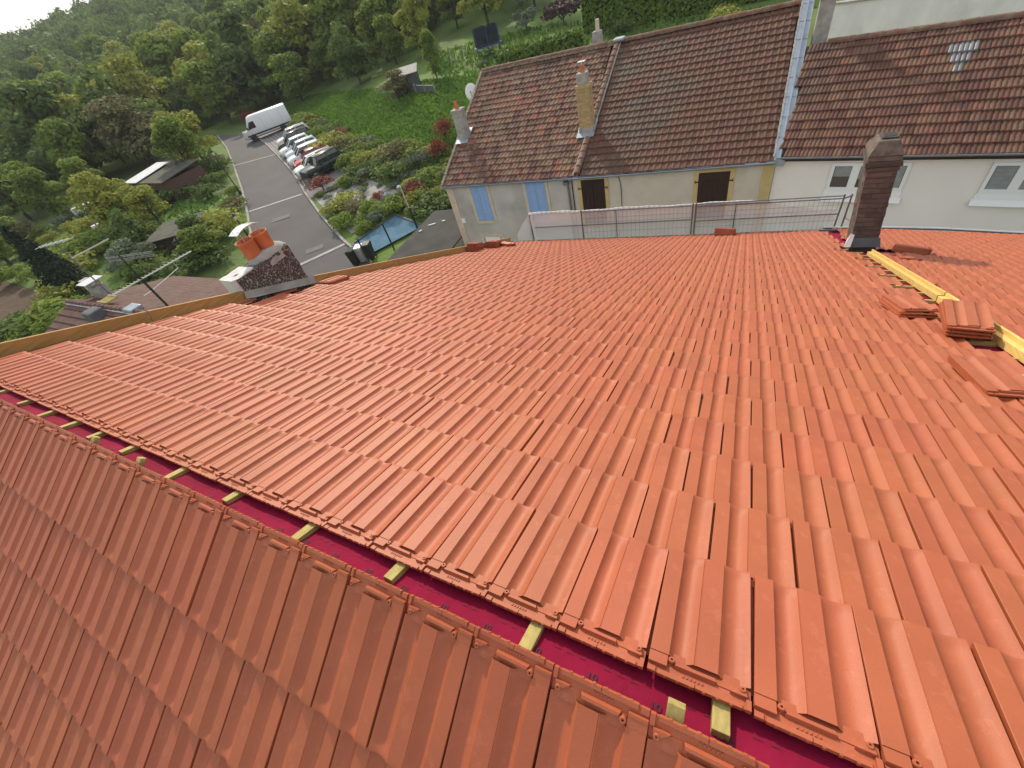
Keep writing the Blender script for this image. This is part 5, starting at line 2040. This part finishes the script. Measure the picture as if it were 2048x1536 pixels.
TRUNK = [trunk_mesh('trunk', i) for i in range(3)]
STEM = trunk_mesh('stem', 9, .3, .03)
KINDS = {}
for key, m, sd_, lf_, nn, lb, shp in (('mid', 'leaf_mid', 1, .026, 4600, 30, 'round'), ('mid2', 'leaf_mid', 12, .025, 4600, 26, 'round'), ('dark', 'leaf_dark', 2, .025, 4600, 28, 'round'),
                                      ('dark2', 'leaf_dark', 22, .026, 4400, 24, 'round'), ('light', 'leaf_light', 3, .025, 4400, 26, 'round'), ('light2', 'leaf_light', 33, .024, 4400, 30, 'round'),
                                      ('olive', 'leaf_olive', 4, .020, 4200, 30, 'round'), ('grey', 'leaf_grey', 5, .022, 4000, 26, 'round'), ('conifer', 'leaf_conifer', 6, .022, 4200, 60, 'cone'),
                                      ('yellow', 'leaf_yellow', 7, .028, 1800, 14, 'round')):
    KINDS[key] = crown('crown_' + key, sd_, nn, lf_, m, lb, shp)
BUSH = {}
for key, m, sd_, lf_, nn in (('green', 'leaf_mid', 41, .050, 1100), ('dark', 'leaf_dark', 42, .050, 1100), ('light', 'leaf_light', 43, .048, 1000), ('red', 'leaf_red', 44, .045, 700), ('grey', 'leaf_grey', 45, .040, 800), ('olive', 'leaf_olive', 46, .045, 900), ('purple', 'leaf_purple', 47, .05, 900)):
    BUSH[key] = crown('bush_' + key, sd_, nn, lf_, m, 12, 'bush')
LAB = {'mid': 'mid green', 'mid2': 'mid green', 'dark': 'dark green', 'dark2': 'dark green', 'light': 'light green', 'light2': 'light green', 'olive': 'olive brown', 'grey': 'grey green', 'conifer': 'dark conifer', 'yellow': 'yellow flowering'}
rv = random.Random(77)


def tree(x, y, h, w, kind, label, group=None, name='tree', sink=0.):
    t = thing(name, label, 'tree', (x, y, gz(x, y) - sink), rv.uniform(0, 6.28), group)
    t.scale = (w, w, h)
    obj_from('trunk', rv.choice(TRUNK), t)
    obj_from('crown', KINDS[kind], t)
    return t


def bush(x, y, h, w, kind, label, group=None, name='shrub'):
    t = thing(name, label, 'shrub', (x, y, gz(x, y) - .05), rv.uniform(0, 6.28), group)
    t.scale = (w, w, h)
    obj_from('foliage', BUSH[kind], t)
    obj_from('stem', STEM, t)
    return t


# singled-out trees of the gardens
for x, y, h, w, kind, lab in (
        (-58, 30.5, 6.5, 7.5, 'mid2', 'leafy green tree overhanging the left edge of the road by the hut'),
        (-62, 34.5, 7.0, 8.0, 'light', 'light green tree at the left edge of the far end of the road'),
        (-66, 35.5, 6.5, 5.0, 'yellow', 'yellow flowering tree beside the far end of the road'),
        (-80, 38, 9.0, 13.0, 'olive', 'broad bare olive brown tree left of the yellow one'),
        (-55.0, 19.6, 5.6, 6.5, 'light2', 'yellow-green spreading tree left of the mossy lean-to'),
        (-50.5, 20.4, 4.0, 5.0, 'light', 'smaller light green tree just right of the spreading one'),
        (-45.5, 15.6, 4.0, 5.0, 'dark', 'dark green tree in front of the mossy lean-to'),
        (-38.3, 17.4, 2.6, 4.2, 'dark2', 'dense dark tree right of the mossy lean-to beside the road'),
        (-35.6, 15.6, 2.6, 4.6, 'mid', 'green tree below the dark one, left of the orange chimney pots'),
        (-40.5, 13.0, 3.0, 4.2, 'grey', 'grey green tree behind the comb antenna'),
        (-47.0, 10.0, 5.6, 4.4, 'conifer', 'tall dark conifer behind the left house roof'),
        (-44.4, 9.8, 4.6, 3.8, 'conifer', 'shorter dark conifer right of the tall one'),
        (-37.2, 11.6, 2.6, 3.4, 'dark', 'small dark tree just beyond the brown roof'),
        (-72, 25.5, 5.5, 6.0, 'mid', 'green tree left of the bright metal roof'),
        (-60, 7.2, 3.5, 5.0, 'mid2', 'green tree at the far edge of the bare soil patch'),
        (-46, 3.4, 2.6, 3.6, 'mid', 'bushy green tree left of the bare soil patch'),
        (-40.5, 59.5, 7.5, 5.0, 'light', 'slender light green tree left of the trampoline'),
        (-33.2, 48.8, 4.4, 3.6, 'mid2', 'small young tree on the lawn left of the swing frame'),
        (-36.4, 45.0, 3.0, 4.6, 'olive', 'olive shrub-like tree in front of the pale garden shed')):
    tree(x, y, h, w, kind, lab)

# woodland: trees one can tell apart on the slopes
pts = []
rw_ = np.random.RandomState(5)
tries = 0
while len(pts) < 290 and tries < 60000:
    tries += 1
    az = rad(rw_.uniform(4, 68))
    d = math.sqrt(rw_.uniform(58 ** 2, 215 ** 2))
    azd = math.degrees(az)
    dmin = 66 if azd < 14 else 76 if azd < 26 else 108 if azd < 33 else 100 if azd < 40 else 84 if azd < 47 else 72 if azd < 57 else 74
    if d < dmin:
        continue
    if azd < 33 and d < 110 and rw_.rand() < .15:
        continue
    x, y = -d * math.cos(az), d * math.sin(az)
    if 12 < azd < 27 and 66 < d < 100 and -76 < x and 22 < y < 44:
        continue
    sp = 5.6 if d < 125 else 7.2
    if any((x - p[0]) ** 2 + (y - p[1]) ** 2 < sp * sp for p in pts):
        continue
    pts.append((x, y, d, azd))
for x, y, d, azd in pts:
    w_ = {'mid': .26, 'mid2': .20, 'dark': .18, 'dark2': .12, 'light': .10, 'light2': .06, 'olive': .03, 'grey': .03}
    if azd > 40 and d < 150:
        w_ = {'mid': .28, 'mid2': .26, 'dark': .12, 'light': .16, 'light2': .10, 'olive': .04, 'grey': .04}
    if azd < 26 and d > 110:
        w_ = {'mid': .22, 'mid2': .16, 'dark': .28, 'dark2': .18, 'olive': .02, 'light': .10}
    kd = rv.choices(list(w_), list(w_.values()))[0]
    edge_ = d < 95
    h = rv.uniform(6.0, 9.0) if edge_ else rv.uniform(9.0, 14.5)
    where = 'at the far left of the valley' if azd < 14 else 'beyond the left gardens' if azd < 24 else 'beyond the far end of the road' if azd < 34 else 'behind the white van' if azd < 45 else 'above the lawn' if azd < 56 else 'behind the trampoline garden'
    deep = 'front edge of wood' if d < 98 else 'middle of the wood' if d < 150 else 'back of the wood'
    size = 'very tall ' if h > 12.5 else 'tall ' if h > 10.5 else 'low ' if h < 7.2 else ''
    tree(x, y, h, h * rv.uniform(1.0, 1.35), kd, size + LAB[kd] + ' tree ' + where + ', ' + deep, size + LAB[kd] + ' trees ' + where + ', ' + deep, 'woodland_tree', .3)

# far wood on the hill: one mass
nt_ = 1500
az = np.radians(rw_.uniform(-2, 75, nt_))
d = np.sqrt(rw_.uniform(205 ** 2, 470 ** 2, nt_))
Vs, Qs, Rs = [], [], []
off = 0
for i in range(nt_):
    x, y = -d[i] * math.cos(az[i]), d[i] * math.sin(az[i])
    n = 230
    h, w = rw_.uniform(8, 13), rw_.uniform(3.6, 6.0)
    dv = rw_.normal(size=(n, 3))
    dv /= np.linalg.norm(dv, axis=1)[:, None]
    dv[:, 2] = np.abs(dv[:, 2]) * 1.0 - .12
    lump = 1 + .28 * np.sin(dv[:, 0] * 5 + i) * np.cos(dv[:, 1] * 4.3 + i * 2)
    P = dv * np.array([w, w, h * .62]) * (lump * (.8 + .25 * rw_.rand(n)))[:, None] + np.array([x, y, tz(x, y) + h * .38])
    nn_ = dv + rw_.normal(0, .5, (n, 3))
    nn_ /= np.linalg.norm(nn_, axis=1)[:, None]
    a = np.cross(nn_, rw_.normal(size=(n, 3)))
    a /= np.linalg.norm(a, axis=1)[:, None]
    b = np.cross(nn_, a)
    s = (.75 * (.6 + .8 * rw_.rand(n)))[:, None]
    Vs.append(np.stack([P - a * s, P + b * s * .7, P + a * s, P - b * s * .7], 1).reshape(-1, 3))
    Qs.append(np.arange(4 * n).reshape(n, 4) + off)
    off += 4 * n
    Rs.append(np.full(n, rw_.rand()) * .8 + rw_.rand(n) * .2)
fw = obj_from('far_wood', np_mesh('far_wood', np.concatenate(Vs), np.concatenate(Qs), 'leaf_dark', np.concatenate(Rs)))
tag(fw, 'dark green wood covering the distant hillside', 'wood', kind='stuff')

# shrubs on the bank between the cars and the end house
for x, y, h, w, lab in ((-78.5, 55.5, 2.0, 2.6, 'red shrub at the far end of the road left of the van'), (-66, 52, 2.4, 2.4, 'red shrub standing behind the van roof'),
                        (-51, 44, 2.0, 2.0, 'red shrub on the bank above the far parked cars'), (-40.5, 37.8, 1.6, 2.2, 'red shrub on the bank above the middle of the car row'),
                        (-23.4, 33.2, 2.2, 1.7, 'upper of two red shrubs beside the end house verge'), (-21.9, 29.6, 2.2, 1.6, 'lower of two red shrubs beside the end house verge'),
                        (-33.3, 26.6, 1.5, 2.2, 'red shrub in front of the nearest parked car'), (-21.3, 24.3, 1.7, 1.8, 'red shrub behind the modern lamp post'),
                        (-25.2, 24.6, .8, 1.1, 'small red shrub on the gravel terrace')):
    bush(x, y, h, w, 'red', lab, None, 'red_shrub')
bank = [(-61, 50), (-52, 45.5), (-41, 38.8), (-30, 33), (-22, 30.5), (-15.5, 28), (-15, 23.5), (-17.5, 22), (-21, 22.6), (-24.3, 19.6), (-29, 22.6), (-33.3, 25.2), (-31.2, 27.2), (-32.8, 30.0), (-38.5, 34), (-45.5, 39), (-50.5, 43), (-58.5, 47.7)]


def inside(x, y, P):
    c = False
    j = len(P) - 1
    for i in range(len(P)):
        if (P[i][1] > y) != (P[j][1] > y) and x < (P[j][0] - P[i][0]) * (y - P[i][1]) / (P[j][1] - P[i][1]) + P[i][0]:
            c = not c
        j = i
    return c


def blabel(x, y, h, nm, terrace):
    if terrace:
        w = 'on the upper gravel terrace' if x < -29 else 'in the middle of the gravel terrace' if x < -26 else 'on the lower gravel terrace'
    else:
        w = ('on the bank above the van end of the car row' if x < -48 else 'on the bank above the middle of the car row' if x < -39 else 'on the bank above the nearest cars' if x < -31
             else 'beside the blue court' if y < 24 and x > -26 else 'between the road kerb and the gravel terrace' if y < 25 and x < -26 else 'close to the end house wall' if x > -21 else 'at the lower edge of the lawn')
    sz = 'tall ' if h > 1.35 else 'small ' if h < (.5 if terrace else 1.0) else ''
    return sz + nm + ' shrub ' + w, sz + nm + ' shrubs ' + w


bp = []
k = 0
while len(bp) < 150 and k < 20000:
    k += 1
    x, y = rv.uniform(-61, -15), rv.uniform(19, 53)
    if not inside(x, y, bank):
        continue
    if any((x - p[0]) ** 2 + (y - p[1]) ** 2 < 1.0 for p in bp):
        continue
    bp.append((x, y))
    terrace = -33 < x < -22.5 and 21.5 < y < 27 and (y - 21.5) > (x + 33) * .05 + 2.0
    kd = rv.choices(['grey', 'dark', 'green'], [.7, .2, .1])[0] if terrace else rv.choices(['green', 'dark', 'light', 'grey', 'olive'], [.42, .25, .18, .08, .07])[0]
    h = rv.uniform(.35, .7) if terrace else rv.uniform(.8, 1.5)
    if rv.random() < .12 and not terrace:
        h *= 1.5
    nm = {'green': 'green', 'dark': 'dark green', 'light': 'light green', 'grey': 'grey-leaved', 'olive': 'olive'}[kd]
    bush(x, y, h, h * rv.uniform(1.2, 1.9), kd, *blabel(x, y, h, nm, terrace))
# grey gravel of the planted terrace
struct(strip('gravel_terrace', [(-33.4, 25.2), (-24.6, 20.0)], [(-29.5, 28.2), (-21.5, 24.5)], 'kerb_stone', .04, n=12))
# garden shrubs of the valley side


def glabel(x, y, h, nm):
    w = 'near the dark conifers' if y < 12 and x > -54 else 'near the bare soil patch' if y < 12 else 'near the mossy lean-to' if x > -46 else 'around the spreading yellow-green tree' if y < 24 and x > -60 else 'near the water tank' if y < 24 else 'near the brown garden hut'
    sz = 'tall ' if h > 2.0 else 'low ' if h < 1.4 else ''
    return sz + nm + ' garden shrub ' + w, sz + nm + ' garden shrubs ' + w


gp = []
for k in range(4000):
    az, d = rad(rv.uniform(2, 30)), rv.uniform(38, 76)
    x, y = -d * math.cos(az), d * math.sin(az)
    if inside(x, y, [(-60, 3), (-44, 2.6), (-44, 9), (-60, 10)]) or any((x - p[0]) ** 2 + (y - p[1]) ** 2 < 6 for p in gp):
        continue
    rx = np.interp(y, [13, 18.8, 27, 34, 49], [-24, -34.5, -45.5, -55.9, -79])
    if x > rx - 1.2 or (inside(x, y, [(-54, 20), (-42, 18.5), (-45.5, 25.5), (-55, 27)])):
        continue
    gp.append((x, y))
    if len(gp) > 85:
        break
    kd = rv.choices(['green', 'dark', 'light', 'grey', 'olive'], [.4, .25, .15, .1, .1])[0]
    h = rv.uniform(1.0, 2.6)
    nm = {'green': 'green', 'dark': 'dark green', 'light': 'light green', 'grey': 'grey-leaved', 'olive': 'olive'}[kd]
    bush(x, y, h, h * rv.uniform(1.2, 1.8), kd, *glabel(x, y, h, nm))


# clipped hedges behind the houses
def hedge(label, a, b, h, w, m, seed, leaf=.16, dens=55):
    a, b = Vector((*a, 0)), Vector((*b, 0))
    L = (b - a).length
    d_ = (b - a).normalized()
    s_ = Vector((-d_.y, d_.x, 0))
    c = (a + b) / 2
    t = thing('hedge', label, 'hedge', (c.x, c.y, gz(c.x, c.y)))
    r = np.random.RandomState(seed)
    n = int(dens * L * (h * 2 + w))
    u = r.rand(n) * L
    face = r.rand(n)
    per = 2 * h + w
    q = face * per
    side = np.where(q < h, -w / 2, np.where(q < h + w, q - h - w / 2, w / 2))
    up = np.where(q < h, q, np.where(q < h + w, h, per - q))
    up = up * (1 + .07 * np.sin(u * 2.1 + seed) + .05 * np.sin(u * 5.3))
    nrm = np.stack([np.zeros(n), np.where(q < h, -1., np.where(q < h + w, 0, 1.)), np.where((q >= h) & (q < h + w), 1., .25)], 1)
    X = a.x + d_.x * u + s_.x * side
    Y = a.y + d_.y * u + s_.y * side
    Z = tz(X, Y) + up
    P = np.stack([X, Y, Z], 1) + r.normal(0, .09, (n, 3))
    N3 = nrm[:, 1:2] * np.array(s_)[None] + nrm[:, 2:] * np.array([[0, 0, 1.]]) + r.normal(0, .5, (n, 3))
    N3 /= np.linalg.norm(N3, axis=1)[:, None]
    aa = np.cross(N3, r.normal(size=(n, 3)))
    aa /= np.linalg.norm(aa, axis=1)[:, None]
    bb = np.cross(N3, aa)
    s = leaf * (.6 + .8 * r.rand(n))[:, None]
    V = np.stack([P - aa * s, P + bb * s * .7, P + aa * s, P - bb * s * .7], 1).reshape(-1, 3)
    o = obj_from('foliage', np_mesh('hedge_foliage', V, np.arange(4 * n).reshape(n, 4), m, r.rand(n)))
    attach(o, t)
    mb = MB()
    k = max(2, int(L / 3))
    for i in range(k):
        p, q_ = a + (b - a) * i / k, a + (b - a) * (i + 1) / k
        z0_, z1_ = gz(p.x, p.y), gz(q_.x, q_.y)
        sv = s_ * (w / 2 - .12)
        mb.hexa([(p - sv) + Vector((0, 0, z0_ - .2)), (q_ - sv) + Vector((0, 0, z1_ - .2)), (q_ + sv) + Vector((0, 0, z1_ - .2)), (p + sv) + Vector((0, 0, z0_ - .2)),
                 (p - sv) + Vector((0, 0, z0_ + h - .15)), (q_ - sv) + Vector((0, 0, z1_ + h - .15)), (q_ + sv) + Vector((0, 0, z1_ + h - .15)), (p + sv) + Vector((0, 0, z0_ + h - .15))])
    mb.build('inner_twigs', 'leaf_conifer', t)


hedge('tall dark clipped hedge running behind the middle house ridge', (-17.5, 56), (4, 55), 3.0, 2.0, 'leaf_hedge', 3)
hedge('low lighter hedge descending behind the end house ridge', (-25, 48.5), (-16.5, 51.5), 1.3, 1.6, 'leaf_hedge', 4)
hedge('hedge on top of the retaining wall at the upper right', (9.6, 33.2), (18, 32.5), 2.2, 2.0, 'leaf_hedge', 6)
bush(-21.6, 60.5, 3.2, 4.0, 'purple', 'dark purple shrub left of the tall clipped hedge', None, 'purple_shrub')
for x, y, h, w, kd, lab in ((-13, 53.5, 1.6, 2.2, 'dark', 'dark shrub in front of the left end of the tall hedge'), (-3.6, 51.5, 1.3, 2.6, 'light', 'light rounded shrub in front of the tall hedge'), (-56.6, 25.6, 2.0, 3.2, 'green', 'round green shrub in front of the brown garden hut'), (-26.6, 61, 3, 4, 'grey', 'grey green shrub right of the trampoline'), (-27.5, 49.6, .9, 1.4, 'grey', 'small twiggy shrub below the trampoline')):
    bush(x, y, h, w, kd, lab)

# grass blades on the lawns: uncountable
r = np.random.RandomState(8)
LAWN = [(-60, 52), (-52, 46.5), (-41, 39.8), (-30, 34), (-22, 31.5), (-14, 28.5), (-12, 34), (-24, 46), (-44, 51.5), (-62, 60), (-84, 66), (-82, 58)]
Vs, n = [], 0
P = []
while len(P) < 34000:
    x, y = r.uniform(-90, 15), r.uniform(12, 62)
    if inside(x, y, LAWN) or (len(P) % 5 == 0 and (inside(x, y, [(-30, 46), (-8, 40), (4, 50), (-24, 62), (-42, 60)]) or inside(x, y, [(-54, 20), (-42, 18.5), (-45.5, 25.5), (-55, 27)]))):
        P.append((x, y))
P = np.array(P)
n = len(P)
a = r.rand(n) * 6.28
h = (.16 + .26 * r.rand(n))
w = .10 + .08 * r.rand(n)
Z = tz(P[:, 0], P[:, 1])
dx, dy = np.cos(a) * w, np.sin(a) * w
lx, ly = r.normal(0, .12, n), r.normal(0, .12, n)
V = np.stack([np.stack([P[:, 0] - dx, P[:, 1] - dy, Z - .02], 1), np.stack([P[:, 0] + dx, P[:, 1] + dy, Z - .02], 1),
              np.stack([P[:, 0] + dx * .7 + lx, P[:, 1] + dy * .7 + ly, Z + h], 1), np.stack([P[:, 0] - dx * .7 + lx, P[:, 1] - dy * .7 + ly, Z + h * .9], 1)], 1).reshape(-1, 3)
go = obj_from('lawn_grass', np_mesh('lawn_grass', V, np.arange(4 * n).reshape(n, 4), 'grass_blades', r.rand(n)))
tag(go, 'long bright green grass of the sloping lawn', 'grass', kind='stuff')

# ------------------------------------------------------------------ thin summer haze
hm = bpy.data.materials.new('haze')
hm.use_nodes = True
hn = hm.node_tree.nodes
hn.remove(hn['Principled BSDF'])
pv_ = hn.new('ShaderNodeVolumePrincipled')
pv_.inputs['Color'].default_value = (.90, .95, .95, 1)
pv_.inputs['Density'].default_value = .00032
hm.node_tree.links.new(pv_.outputs[0], hn['Material Output'].inputs['Volume'])
MATS['haze'] = hm
hz = MB().box(-720, 520, -240, 720, -14, 75).build('haze', 'haze')
tag(hz, 'thin pale haze over the valley', 'haze', kind='stuff')
